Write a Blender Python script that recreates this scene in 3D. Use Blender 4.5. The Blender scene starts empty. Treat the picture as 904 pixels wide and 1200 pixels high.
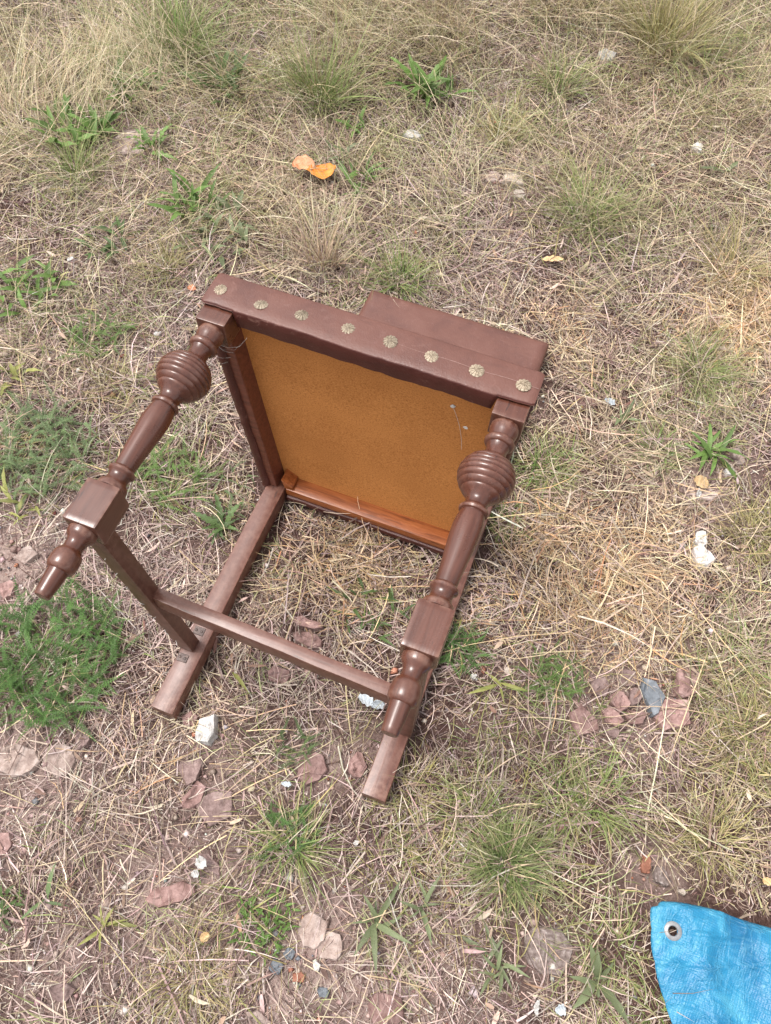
import bpy, bmesh, math, random
import numpy as np
from mathutils import Vector, Matrix
R_ = math.radians
rng = np.random.default_rng(7)
random.seed(7)
S = bpy.context.scene
COL = S.collection

# ------------------------------------------------------------------ camera
CAM = dict(x=.4604, y=-.5604, z=1.2234, yaw=-.3412, pitch=1.0899, roll=.0309, f=918.7)
cpos = np.array([CAM['x'], CAM['y'], CAM['z']])
_d = np.array([math.sin(CAM['yaw'])*math.cos(CAM['pitch']), math.cos(CAM['yaw'])*math.cos(CAM['pitch']), -math.sin(CAM['pitch'])])
_r0 = np.array([math.cos(CAM['yaw']), -math.sin(CAM['yaw']), 0.])
_u0 = np.cross(_r0, _d)
_cr, _sr = math.cos(CAM['roll']), math.sin(CAM['roll'])
_r = _cr*_r0+_sr*_u0
_u = -_sr*_r0+_cr*_u0
cam = bpy.data.cameras.new('camera')
cam.sensor_fit = 'VERTICAL'
cam.sensor_height = 36
cam.lens = CAM['f']/1200*36
cam.clip_start = .02
cam.clip_end = 500
camo = bpy.data.objects.new('camera', cam)
COL.objects.link(camo)
camo.matrix_world = Matrix(((_r[0], _u[0], -_d[0], cpos[0]), (_r[1], _u[1], -_d[1], cpos[1]), (_r[2], _u[2], -_d[2], cpos[2]), (0, 0, 0, 1)))
S.camera = camo

# ------------------------------------------------------------------ sky, sun, exposure
SUN_EL, SUN_ROT = R_(68), R_(-95)
W = bpy.data.worlds.new('World')
S.world = W
W.use_nodes = True
nt = W.node_tree
nt.nodes.clear()
sky = nt.nodes.new('ShaderNodeTexSky')
sky.sky_type = 'NISHITA'
sky.sun_disc = False
sky.sun_elevation = SUN_EL
sky.sun_rotation = SUN_ROT
sky.air_density = 1.5
sky.dust_density = 4.0
hs = nt.nodes.new('ShaderNodeHueSaturation')
hs.inputs['Saturation'].default_value = .12
bg = nt.nodes.new('ShaderNodeBackground')
bg.inputs['Strength'].default_value = .12
wo = nt.nodes.new('ShaderNodeOutputWorld')
nt.links.new(sky.outputs[0], hs.inputs['Color'])
nt.links.new(hs.outputs[0], bg.inputs['Color'])
nt.links.new(bg.outputs[0], wo.inputs['Surface'])
sl = bpy.data.lights.new('sun', 'SUN')
sl.energy = 1.5
sl.angle = R_(17)
sl.color = (1, .94, .89)
so = bpy.data.objects.new('sun', sl)
COL.objects.link(so)
sd = Vector((math.sin(SUN_ROT)*math.cos(SUN_EL), math.cos(SUN_ROT)*math.cos(SUN_EL), math.sin(SUN_EL)))
so.rotation_euler = sd.to_track_quat('Z', 'Y').to_euler()
so.location = (0, 0, 6)
S.view_settings.view_transform = 'Standard'
S.view_settings.look = 'None'
S.view_settings.gamma = 1
S.view_settings.use_curve_mapping = False
S.view_settings.exposure = 1.1


def at(px, py, z=0.):
    """photo pixel -> point of the plane at height z"""
    v = _d*CAM['f']+_r*(px-452)-_u*(py-600)
    return cpos+v*((z-cpos[2])/v[2])


def to_px(x, y, z=0.):
    vx, vy, vz = x-cpos[0], y-cpos[1], z-cpos[2]
    zz = vx*_d[0]+vy*_d[1]+vz*_d[2]
    zz = np.where(zz > .05, zz, .05)
    return (452+CAM['f']*(vx*_r[0]+vy*_r[1]+vz*_r[2])/zz, 600-CAM['f']*(vx*_u[0]+vy*_u[1]+vz*_u[2])/zz)


# ------------------------------------------------------------------ noise and relief
def vnoise(x, y, s, seed=0):
    x = np.asarray(x, float)/s+seed*17.3
    y = np.asarray(y, float)/s-seed*9.1
    xi, yi = np.floor(x).astype(np.int64), np.floor(y).astype(np.int64)
    fx, fy = x-xi, y-yi
    fx, fy = fx*fx*(3-2*fx), fy*fy*(3-2*fy)

    def h(a, b):
        n = (a*374761393+b*668265263+seed*69069) & 0x7fffffff
        n = ((n ^ (n >> 13))*1274126177) & 0x7fffffff
        return ((n ^ (n >> 16)) & 0xffff)/65535.
    return (h(xi, yi)*(1-fx)+h(xi+1, yi)*fx)*(1-fy)+(h(xi, yi+1)*(1-fx)+h(xi+1, yi+1)*fx)*fy


def relief(x, y):
    h = .018*(vnoise(x, y, .35, 1)-.6)+.008*(vnoise(x, y, .11, 2)-.5)+.0035*(vnoise(x, y, .035, 3)-.5)
    # the chair lies on a flat spot
    m = np.clip(1-np.maximum(np.abs(x-.23)-.25, np.abs(y-.03)-.5)/.12, 0, 1)
    return h*(1-m)+np.minimum(h*.35-.004, -.001)*m


# ------------------------------------------------------------------ materials
def new_mat(name, rough=.6, spec=.5):
    m = bpy.data.materials.new(name)
    m.use_nodes = True
    n = m.node_tree.nodes
    b = n['Principled BSDF']
    b.inputs['Roughness'].default_value = rough
    b.inputs['Specular IOR Level'].default_value = spec
    return m, m.node_tree, b


def N(t, typ, **kw):
    n = t.nodes.new(typ)
    for k, v in kw.items():
        if k in n.inputs:
            n.inputs[k].default_value = v
        else:
            setattr(n, k, v)
    return n


def ramp(t, src, stops):
    r = t.nodes.new('ShaderNodeValToRGB')
    e = r.color_ramp.elements
    while len(e) < len(stops):
        e.new(.5)
    for q, (p, c) in zip(e, stops):
        q.position = p
        q.color = (*c, 1) if len(c) == 3 else c
    t.links.new(src, r.inputs[0])
    return r


def noise(t, scale, detail=4, rough=.55, vec=None, dist=0):
    n = N(t, 'ShaderNodeTexNoise', Scale=scale, Detail=detail, Roughness=rough, Distortion=dist)
    if vec is not None:
        t.links.new(vec, n.inputs['Vector'])
    return n


def coords(t, scale=(1, 1, 1), rot=(0, 0, 0)):
    tc = t.nodes.new('ShaderNodeTexCoord')
    mp = t.nodes.new('ShaderNodeMapping')
    mp.inputs['Scale'].default_value = scale
    mp.inputs['Rotation'].default_value = rot
    t.links.new(tc.outputs['Object'], mp.inputs[0])
    return mp.outputs[0]


def bump(t, b, src, strength, dist=.002, prev=None):
    k = N(t, 'ShaderNodeBump', Strength=strength, Distance=dist)
    t.links.new(src, k.inputs['Height'])
    if prev is not None:
        t.links.new(prev.outputs[0], k.inputs['Normal'])
    t.links.new(k.outputs[0], b.inputs['Normal'])
    return k


def mixc(t, fac, a, b):
    m = t.nodes.new('ShaderNodeMix')
    m.data_type = 'RGBA'
    for s, v in ((m.inputs[0], fac), (m.inputs[6], a), (m.inputs[7], b)):
        if hasattr(v, 'is_linked') or hasattr(v, 'links'):
            t.links.new(v, s)
        else:
            s.default_value = v if not isinstance(v, tuple) else (*v, 1)
    return m.outputs[2]


def blade_material():
    m, t, b = new_mat('grass blades', .62, .35)
    a = N(t, 'ShaderNodeVertexColor')
    a.layer_name = 'tint'
    n = noise(t, 160, 2, vec=coords(t))
    rp = ramp(t, n.outputs[0], [(.25, (.72, .70, .68)), (.75, (1.2, 1.2, 1.2))])
    mx = t.nodes.new('ShaderNodeMix')
    mx.data_type = 'RGBA'
    mx.blend_type = 'MULTIPLY'
    mx.inputs[0].default_value = 1
    t.links.new(a.outputs[0], mx.inputs[6])
    t.links.new(rp.outputs[0], mx.inputs[7])
    t.links.new(mx.outputs[2], b.inputs['Base Color'])
    tr = t.nodes.new('ShaderNodeBsdfTranslucent')
    t.links.new(mx.outputs[2], tr.inputs[0])
    ms = t.nodes.new('ShaderNodeMixShader')
    ms.inputs[0].default_value = .12
    t.links.new(b.outputs[0], ms.inputs[1])
    t.links.new(tr.outputs[0], ms.inputs[2])
    t.links.new(ms.outputs[0], t.nodes['Material Output'].inputs[0])
    return m


M = {}
M['blade'] = blade_material()


def soil_material():
    m, t, b = new_mat('dry soil', .95, .15)
    v = coords(t)
    n1 = noise(t, 7, 6, .6, v)
    n2 = noise(t, 150, 6, .72, v)
    c1 = ramp(t, n1.outputs[0], [(.3, (.042, .021, .017)), (.5, (.075, .041, .034)), (.72, (.14, .085, .07))])
    c2 = ramp(t, n2.outputs[0], [(.3, (.020, .011, .009)), (.52, (.085, .049, .041)), (.75, (.25, .17, .145))])
    c = mixc(t, .7, c1.outputs[0], c2.outputs[0])
    # pale sandy patches
    n3 = noise(t, 2.3, 3, .5, v)
    f = ramp(t, n3.outputs[0], [(.56, (0, 0, 0)), (.68, (.4, .4, .4))])
    c = mixc(t, f.outputs[0], c, (.27, .19, .165))
    da = N(t, 'ShaderNodeAttribute', attribute_name='dusty')
    dr = ramp(t, n2.outputs[0], [(.3, (.24, .16, .14)), (.55, (.40, .30, .265)), (.75, (.52, .43, .39))])
    c = mixc(t, da.outputs['Fac'], c, dr.outputs[0])
    t.links.new(c, b.inputs['Base Color'])
    k = bump(t, b, n2.outputs[0], 1., .005)
    n4 = noise(t, 420, 3, .6, v)
    bump(t, b, n4.outputs[0], .5, .002, k)
    return m


M['soil'] = soil_material()


def paint_material(name, tone=1., rough=.24, grain=(60, 4, 60)):
    m, t, b = new_mat(name, rough, .6)
    n = noise(t, 3, 5, .6, coords(t, grain))
    c = ramp(t, n.outputs[0], [(.3, (.064*tone, .0200*tone, .0120*tone)), (.55, (.092*tone, .0310*tone, .0190*tone)), (.8, (.122*tone, .046*tone, .031*tone))])
    n2 = noise(t, 9, 9, .72, coords(t))
    f = ramp(t, n2.outputs[0], [(.42, (0, 0, 0)), (.8, (.2, .2, .2))])
    cc = mixc(t, f.outputs[0], c.outputs[0], (.15, .085, .072))          # dusty, faded paint
    # rubbed edges paler, grooves full of dirt
    ge = t.nodes.new('ShaderNodeNewGeometry')
    e = ramp(t, ge.outputs['Pointiness'], [(.515, (0, 0, 0)), (.56, (.6, .6, .6))])
    em = N(t, 'ShaderNodeMath', operation='MULTIPLY')
    n5 = noise(t, 90, 4, .65, coords(t))
    r5 = ramp(t, n5.outputs[0], [(.42, (0, 0, 0)), (.62, (1, 1, 1))])
    t.links.new(e.outputs[0], em.inputs[0])
    t.links.new(r5.outputs[0], em.inputs[1])
    cc = mixc(t, em.outputs[0], cc, (.24, .13, .095))
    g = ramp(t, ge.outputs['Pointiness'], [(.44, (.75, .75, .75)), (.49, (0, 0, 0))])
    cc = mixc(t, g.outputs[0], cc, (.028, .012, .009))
    n3 = noise(t, 150, 4, .6, coords(t, tuple(.12 if q < 10 else 1 for q in grain)))
    f3 = ramp(t, n3.outputs[0], [(.66, (0, 0, 0)), (.71, (.6, .6, .6))])
    cc = mixc(t, f3.outputs[0], cc, (.022, .010, .008))           # scratches and chips
    t.links.new(cc, b.inputs['Base Color'])
    r = ramp(t, n2.outputs[0], [(.35, (rough,)*3), (.7, (rough+.09,)*3)])
    t.links.new(r.outputs[0], b.inputs['Roughness'])
    k = bump(t, b, n.outputs[0], .22, .0012)
    bump(t, b, f3.outputs[0], -.3, .0008, k)
    return m


M['paint'] = paint_material('brown painted wood', 1.05)
M['paint_worn'] = paint_material('worn brown painted wood', 1.25, .33)
M['paint_cross'] = paint_material('brown painted cross rail', 1.25, .33, (4, 60, 60))


def leather_material(name, k, rough, wear, gb=1.):
    m, t, b = new_mat(name, rough, .5)
    v = coords(t)
    n = noise(t, 14, 7, .65, v)
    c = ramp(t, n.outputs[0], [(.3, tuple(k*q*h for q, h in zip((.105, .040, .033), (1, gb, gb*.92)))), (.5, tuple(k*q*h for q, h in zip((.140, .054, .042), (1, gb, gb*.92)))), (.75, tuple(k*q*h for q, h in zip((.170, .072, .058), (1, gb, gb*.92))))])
    n2 = noise(t, 130, 4, .7, v)
    f = ramp(t, n2.outputs[0], [(.57, (0, 0, 0)), (.72, (.3, .3, .3))])
    cc = mixc(t, f.outputs[0], c.outputs[0], (.22*k, .12*k, .105*k))
    n3 = noise(t, 40, 5, .7, coords(t, (.25, 1, 1)), 1.5)
    f3 = ramp(t, n3.outputs[0], [(.58, (0, 0, 0)), (.70, (.3, .3, .3))])
    cc = mixc(t, f3.outputs[0], cc, (.06*k, .02*k, .015*k))
    n6 = noise(t, 55, 6, .75, coords(t, (1, 1, 1)), .8)
    f6 = ramp(t, n6.outputs[0], [(.60, (0, 0, 0)), (.70, (wear,)*3)])
    cc = mixc(t, f6.outputs[0], cc, (.24, .125, .10))
    t.links.new(cc, b.inputs['Base Color'])
    vo = N(t, 'ShaderNodeTexVoronoi', Scale=520)
    t.links.new(v, vo.inputs['Vector'])
    k = bump(t, b, vo.outputs[0], .25, .0008)
    bump(t, b, n.outputs[0], .35, .006, k)
    r = ramp(t, n.outputs[0], [(.3, (rough-.07,)*3), (.75, (rough+.12,)*3)])
    t.links.new(r.outputs[0], b.inputs['Roughness'])
    return m


M['leather'] = leather_material('faded oxblood leather', .86, .48, .35)
M['leather_shade'] = leather_material('leather with painted shade', .50, .42, .6, .62)  # same leather, darker and redder: underside shade put into its colour


def board_material():
    m, t, b = new_mat('hardboard', .72, .3)
    v = coords(t)
    n = noise(t, 420, 5, .75, v)
    n2 = noise(t, 9, 5, .6, v)
    c = ramp(t, n.outputs[0], [(.3, (.24, .080, .020)), (.44, (.52, .208, .056)), (.6, (.62, .270, .080)), (.75, (.76, .43, .17))])
    d = ramp(t, n2.outputs[0], [(.3, (.88, .83, .78)), (.6, (1.04, 1.02, 1))])
    mx = t.nodes.new('ShaderNodeMix')
    mx.data_type = 'RGBA'
    mx.blend_type = 'MULTIPLY'
    mx.inputs[0].default_value = 1
    t.links.new(c.outputs[0], mx.inputs[6])
    t.links.new(d.outputs[0], mx.inputs[7])
    t.links.new(mx.outputs[2], b.inputs['Base Color'])
    bump(t, b, n.outputs[0], .4, .001)
    return m


M['board'] = board_material()


def wood_material(name, a, bb, cdark, rough=.35):
    m, t, b = new_mat(name, rough, .5)
    n = noise(t, 5, 6, .65, coords(t, (3, 40, 40)), .6)
    c = ramp(t, n.outputs[0], [(.3, cdark), (.5, a), (.75, bb)])
    t.links.new(c.outputs[0], b.inputs['Base Color'])
    bump(t, b, n.outputs[0], .3, .001)
    return m


M['varnish'] = wood_material('orange varnished wood', (.30, .088, .025), (.43, .15, .05), (.10, .028, .010))
M['redwood'] = wood_material('red brown stained wood', (.15, .045, .026), (.21, .07, .04), (.08, .024, .015), .45)


def simple(name, stops, scale, rough=.7, spec=.4, metal=0., bs=.4, bd=.002):
    m, t, b = new_mat(name, rough, spec)
    n = noise(t, scale, 6, .65, coords(t))
    c = ramp(t, n.outputs[0], stops)
    oi = t.nodes.new('ShaderNodeObjectInfo')
    hsv = t.nodes.new('ShaderNodeHueSaturation')
    mr = N(t, 'ShaderNodeMapRange')
    mr.inputs[3].default_value = .78
    mr.inputs[4].default_value = 1.12
    t.links.new(oi.outputs['Random'], mr.inputs[0])
    t.links.new(mr.outputs[0], hsv.inputs['Value'])
    t.links.new(c.outputs[0], hsv.inputs['Color'])
    t.links.new(hsv.outputs[0], b.inputs['Base Color'])
    b.inputs['Metallic'].default_value = metal
    bump(t, b, n.outputs[0], bs, bd)
    return m


M['brass'] = simple('dull brass', [(.3, (.10, .07, .045)), (.5, (.30, .24, .17)), (.75, (.46, .39, .30))], 330, .5, .5, .2)
M['steel'] = simple('dark rusty steel', [(.3, (.045, .028, .025)), (.6, (.10, .07, .062)), (.8, (.13, .075, .055))], 200, .5, .5, .2)
M['eyelet'] = simple('aluminium', [(.3, (.22, .22, .225)), (.7, (.38, .38, .385))], 120, .38, .5, .35, .1)
M['web'] = simple('cobweb', [(.3, (.6, .57, .52)), (.7, (.85, .82, .78))], 300, .8)
M['thread'] = simple('thread', [(.3, (.22, .12, .10)), (.7, (.34, .22, .19))], 300, .8)
M['pinkstone'] = simple('pink brick rubble', [(.25, (.12, .068, .06)), (.42, (.24, .145, .13)), (.6, (.36, .235, .215)), (.78, (.50, .39, .36))], 55, .92, .2, 0, .9, .004)
M['mauvestone'] = simple('mauve stone', [(.25, (.09, .06, .055)), (.45, (.19, .13, .12)), (.6, (.29, .21, .195)), (.78, (.40, .32, .30))], 60, .92, .2, 0, .9, .004)
M['paleslab'] = simple('pale sandy stone', [(.25, (.17, .115, .10)), (.45, (.31, .235, .205)), (.6, (.42, .335, .30)), (.78, (.54, .46, .42))], 60, .95, .2, 0, .9, .004)
M['greystone'] = simple('blue grey stone', [(.25, (.10, .11, .125)), (.5, (.17, .185, .205)), (.75, (.26, .275, .3))], 70, .85, .3, 0, .8, .003)
M['concrete'] = simple('grey speckled concrete', [(.3, (.10, .074, .066)), (.48, (.20, .155, .14)), (.6, (.30, .245, .225)), (.74, (.52, .48, .46))], 150, .95, .2, 0, .9, .003)
M['plaster'] = simple('white plaster', [(.3, (.30, .27, .25)), (.47, (.52, .50, .48)), (.7, (.66, .65, .63))], 85, .9, .2, 0, .9, .002)
M['creamstone'] = simple('cream stone', [(.25, (.32, .26, .21)), (.5, (.48, .41, .35)), (.75, (.60, .54, .47))], 60, .9, .2, 0, .8, .003)
M['paper'] = simple('pale blue white scrap', [(.25, (.30, .34, .38)), (.5, (.44, .48, .51)), (.75, (.58, .61, .63))], 75, .6, .4, 0, .4, .002)
M['terracotta'] = simple('terracotta crumb', [(.25, (.18, .075, .05)), (.5, (.30, .135, .09)), (.75, (.40, .23, .17))], 70, .9, .2, 0, .8, .003)
M['leaf_orange'] = simple('orange dead leaf', [(.25, (.42, .12, .02)), (.5, (.62, .215, .03)), (.75, (.72, .33, .08))], 60, .55, .4, 0, .4, .002)
M['leaf_pink'] = simple('pinkish dead leaf', [(.25, (.40, .13, .05)), (.5, (.55, .22, .11)), (.75, (.66, .36, .22))], 60, .55, .4, 0, .4, .002)
M['leaf_tan'] = simple('tan dead leaf', [(.25, (.36, .22, .10)), (.5, (.52, .36, .19)), (.75, (.62, .46, .27))], 60, .7, .3, 0, .4, .002)


def tarp_material():
    m, t, b = new_mat('blue woven tarpaulin', .42, .45)
    v = coords(t)
    n = noise(t, 7, 4, .55, v, .8)
    c = ramp(t, n.outputs[0], [(.34, (.004, .085, .19)), (.46, (.008, .135, .275)), (.56, (.014, .18, .33)), (.64, (.07, .30, .43))])
    n2 = noise(t, 34, 5, .7, v)
    d = ramp(t, n2.outputs[0], [(.62, (0, 0, 0)), (.8, (.5, .5, .5))])
    cc = mixc(t, d.outputs[0], c.outputs[0], (.24, .38, .48))
    t.links.new(cc, b.inputs['Base Color'])
    wv = []
    for rot in (R_(8), R_(98)):
        w = N(t, 'ShaderNodeTexWave', Scale=95, Distortion=.6, Detail=1)
        t.links.new(coords(t, rot=(0, 0, rot)), w.inputs['Vector'])
        wv.append(w)
    mx = N(t, 'ShaderNodeMath', operation='MULTIPLY')
    t.links.new(wv[0].outputs['Fac'], mx.inputs[0])
    t.links.new(wv[1].outputs['Fac'], mx.inputs[1])
    k = bump(t, b, mx.outputs[0], .3, .001)
    rub = cc
    for sc, rot in (((1, .22, 1), .35), ((.25, 1, 1), -.2)):
        nz = noise(t, 75, 3, .5, coords(t, sc, (0, 0, rot)), .6)
        cr = ramp(t, nz.outputs[0], [(.44, (0, 0, 0)), (.5, (1, 1, 1)), (.56, (0, 0, 0))])
        k = bump(t, b, cr.outputs[0], .3, .0025, k)
        half = N(t, 'ShaderNodeMath', operation='MULTIPLY')
        half.inputs[1].default_value = .13
        t.links.new(cr.outputs[0], half.inputs[0])
        rub = mixc(t, half.outputs[0], rub, (.16, .42, .54))
    t.links.new(rub, b.inputs['Base Color'])
    bump(t, b, noise(t, 60, 4, .6, v).outputs[0], .22, .004, k)
    return m


M['tarp'] = tarp_material()


def leaf_mat(name, c0, c1, rough=.5):
    m, t, b = new_mat(name, rough, .45)
    n = noise(t, 70, 4, .6, coords(t))
    oi = t.nodes.new('ShaderNodeObjectInfo')
    c = ramp(t, n.outputs[0], [(.3, c0), (.7, c1)])
    hsv = t.nodes.new('ShaderNodeHueSaturation')
    mr = N(t, 'ShaderNodeMapRange')
    mr.inputs[3].default_value = .75
    mr.inputs[4].default_value = 1.35
    t.links.new(oi.outputs['Random'], mr.inputs[0])
    t.links.new(mr.outputs[0], hsv.inputs['Value'])
    t.links.new(c.outputs[0], hsv.inputs['Color'])
    t.links.new(hsv.outputs[0], b.inputs['Base Color'])
    tr = t.nodes.new('ShaderNodeBsdfTranslucent')
    t.links.new(hsv.outputs[0], tr.inputs[0])
    ms = t.nodes.new('ShaderNodeMixShader')
    ms.inputs[0].default_value = .25
    t.links.new(b.outputs[0], ms.inputs[1])
    t.links.new(tr.outputs[0], ms.inputs[2])
    t.links.new(ms.outputs[0], t.nodes['Material Output'].inputs[0])
    bump(t, b, n.outputs[0], .3, .002)
    return m


M['green'] = leaf_mat('fresh green leaf', (.085, .155, .03), (.15, .24, .06))
M['darkgreen'] = leaf_mat('dark green leaf', (.06, .105, .03), (.11, .165, .055))
M['yarrow'] = leaf_mat('deep green feathery leaf', (.05, .115, .022), (.10, .19, .045))
M['bluegreen'] = leaf_mat('grey green feathery leaf', (.095, .15, .055), (.165, .225, .095))
M['yellowgreen'] = leaf_mat('yellow green leaf', (.19, .20, .05), (.31, .31, .10))
M['greygreen'] = leaf_mat('dull plantain leaf', (.12, .15, .07), (.20, .23, .12))


# ------------------------------------------------------------------ object helpers
def link(name, me, mat=None, parent=None):
    o = bpy.data.objects.new(name, me)
    COL.objects.link(o)
    if mat is not None and me is not None:
        me.materials.clear()
        me.materials.append(mat)
    if parent is not None:
        o.parent = parent
    return o


def tag(o, label=None, cat=None, group=None, kind=None):
    for k, v in (('label', label), ('category', cat), ('group', group), ('kind', kind)):
        if v:
            o[k] = v
    return o


def empty(name, loc, label, cat, group=None, rz=0):
    o = bpy.data.objects.new(name, None)
    o.empty_display_size = .05
    o.location = loc
    o.rotation_euler = (0, 0, rz)
    COL.objects.link(o)
    return tag(o, label, cat, group)


def bm_mesh(name, bm, smooth=True, angle=35):
    bmesh.ops.recalc_face_normals(bm, faces=bm.faces[:])
    me = bpy.data.meshes.new(name)
    bm.to_mesh(me)
    bm.free()
    if smooth:
        for p in me.polygons:
            p.use_smooth = True
        me.set_sharp_from_angle(angle=R_(angle))
    return me


def prism(bm, a, b, bev=.002, seg=2):
    """a hexahedron between two quads (4 corners each)"""
    va = [bm.verts.new(p) for p in a]
    vb = [bm.verts.new(p) for p in b]
    fs = [bm.faces.new(va), bm.faces.new(vb[::-1])]
    for i in range(4):
        j = (i+1) % 4
        fs.append(bm.faces.new((va[j], va[i], vb[i], vb[j])))
    bmesh.ops.recalc_face_normals(bm, faces=fs)
    if bev:
        es = list({e for f in fs for e in f.edges})
        bmesh.ops.bevel(bm, geom=es, offset=bev, segments=seg, affect='EDGES', profile=.6)


def box(bm, x0, x1, y0, y1, z0, z1, bev=.002, seg=2):
    prism(bm, [(x0, y0, z0), (x1, y0, z0), (x1, y1, z0), (x0, y1, z0)], [(x0, y0, z1), (x1, y0, z1), (x1, y1, z1), (x0, y1, z1)], bev, seg)


def tube(bm, pts, r, n=5):
    rings = []
    for i, p in enumerate(pts):
        p = Vector(p)
        d = (Vector(pts[min(i+1, len(pts)-1)])-Vector(pts[max(i-1, 0)])).normalized()
        a = d.orthogonal().normalized()
        b = d.cross(a)
        rings.append([bm.verts.new(p+a*(r*math.cos(2*math.pi*k/n))+b*(r*math.sin(2*math.pi*k/n))) for k in range(n)])
    for q, s in zip(rings, rings[1:]):
        for k in range(n):
            bm.faces.new((q[k], q[(k+1) % n], s[(k+1) % n], s[k]))
    bm.faces.new(rings[0][::-1])
    bm.faces.new(rings[-1])


# ------------------------------------------------------------------ ribbons (grass)
def ribbons(base, az, el, length, width, daz, del_, nseg, c0, c1, twist=None, name='grass_blades', cshape=None):
    """many tapered bent blades as one mesh; all inputs are arrays over blades"""
    n = len(az)
    pos = base.astype(float).copy()
    rows = []
    a, e = az.copy(), el.copy()
    seg = length/nseg
    tw = np.zeros(n) if twist is None else twist
    for k in range(nseg+1):
        u = k/nseg
        w = width*(1-.15*(1-u))*(1-u**2.5)*.5 if cshape is None else width*cshape(u)*.5
        side = np.stack([-np.sin(a)*np.cos(tw), np.cos(a)*np.cos(tw), np.sin(tw)], -1)
        if k < nseg:
            rows.append((pos-side*w[:, None], pos+side*w[:, None]))
        else:
            rows.append((pos,))
        dirv = np.stack([np.cos(a)*np.cos(e), np.sin(a)*np.cos(e), np.sin(e)], -1)
        pos = pos+dirv*seg[:, None]
        a = a+daz/nseg
        e = e+del_/nseg
    nv = 2*nseg+1
    V = np.empty((n, nv, 3), np.float32)
    for k in range(nseg):
        V[:, 2*k], V[:, 2*k+1] = rows[k]
    V[:, -1] = rows[-1][0]
    C = np.ones((n, nv, 4), np.float32)
    for k in range(nv):
        u = (k//2)/nseg
        C[:, k, :3] = c0*(1-u)+c1*u
    loops, starts = [], []
    s = 0
    for k in range(nseg-1):
        loops += [2*k, 2*k+2, 2*k+3, 2*k+1]
        starts.append(s)
        s += 4
    loops += [2*nseg-2, 2*nseg, 2*nseg-1]
    starts.append(s)
    s += 3
    L = (np.array(loops)[None]+(np.arange(n)*nv)[:, None]).ravel().astype(np.int32)
    P = (np.array(starts)[None]+(np.arange(n)*s)[:, None]).ravel().astype(np.int32)
    return V.reshape(-1, 3), L, P, C.reshape(-1, 4)


def ribbon_mesh(name, parts):
    vo = lo = 0
    Vs, Ls, Ps, Cs = [], [], [], []
    for V, L, P, C in parts:
        Vs.append(V)
        Ls.append(L+vo)
        Ps.append(P+lo)
        Cs.append(C)
        vo += len(V)
        lo += len(L)
    V, L, P, C = map(np.concatenate, (Vs, Ls, Ps, Cs))
    me = bpy.data.meshes.new(name)
    me.vertices.add(len(V))
    me.vertices.foreach_set('co', V.ravel())
    me.loops.add(len(L))
    me.loops.foreach_set('vertex_index', L.astype(np.int32))
    me.polygons.add(len(P))
    me.polygons.foreach_set('loop_start', P.astype(np.int32))
    at_ = me.color_attributes.new('tint', 'FLOAT_COLOR', 'POINT')
    at_.data.foreach_set('color', C.ravel().astype(np.float32))
    me.update(calc_edges=True)
    me.materials.append(M['blade'])
    return me


def pick(pal, n, jit=.16):
    pal = np.array(pal, float)
    wts = pal[:, 3]/pal[:, 3].sum()
    c = pal[rng.choice(len(pal), n, p=wts), :3]
    return c*np.exp(rng.normal(0, jit, (n, 1)))*np.exp(rng.normal(0, .05, (n, 3)))


STRAW = [(.62, .495, .355, 3.5), (.48, .373, .272, 4), (.35, .25, .205, 3), (.32, .235, .195, 3), (.13, .08, .062, 3.2), (.68, .60, .46, 1.8), (.27, .24, .11, .6)]
GOLD = [(.65, .49, .31, 4), (.52, .35, .195, 3), (.72, .57, .38, 2.5), (.46, .265, .135, 1.4)]
MAUVE = [(.40, .30, .265, 3), (.51, .405, .355, 3.5), (.27, .19, .168, 3), (.11, .062, .054, 3.6), (.63, .53, .46, 1.8)]
OLIVE = [(.25, .235, .085, 3), (.36, .31, .14, 3), (.45, .38, .20, 2), (.17, .18, .055, 2)]
GREEN = [(.115, .185, .045, 4), (.16, .235, .065, 3), (.22, .27, .10, 2), (.33, .31, .15, .8)]
PALEGREEN = [(.28, .32, .15, 3), (.36, .38, .20, 3), (.20, .25, .09, 2), (.48, .43, .27, 2)]
TALL = [(.64, .53, .36, 4), (.54, .44, .28, 3), (.34, .33, .16, 2.5), (.25, .29, .11, 2.2), (.72, .63, .48, 3), (.36, .23, .15, 1)]

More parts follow.
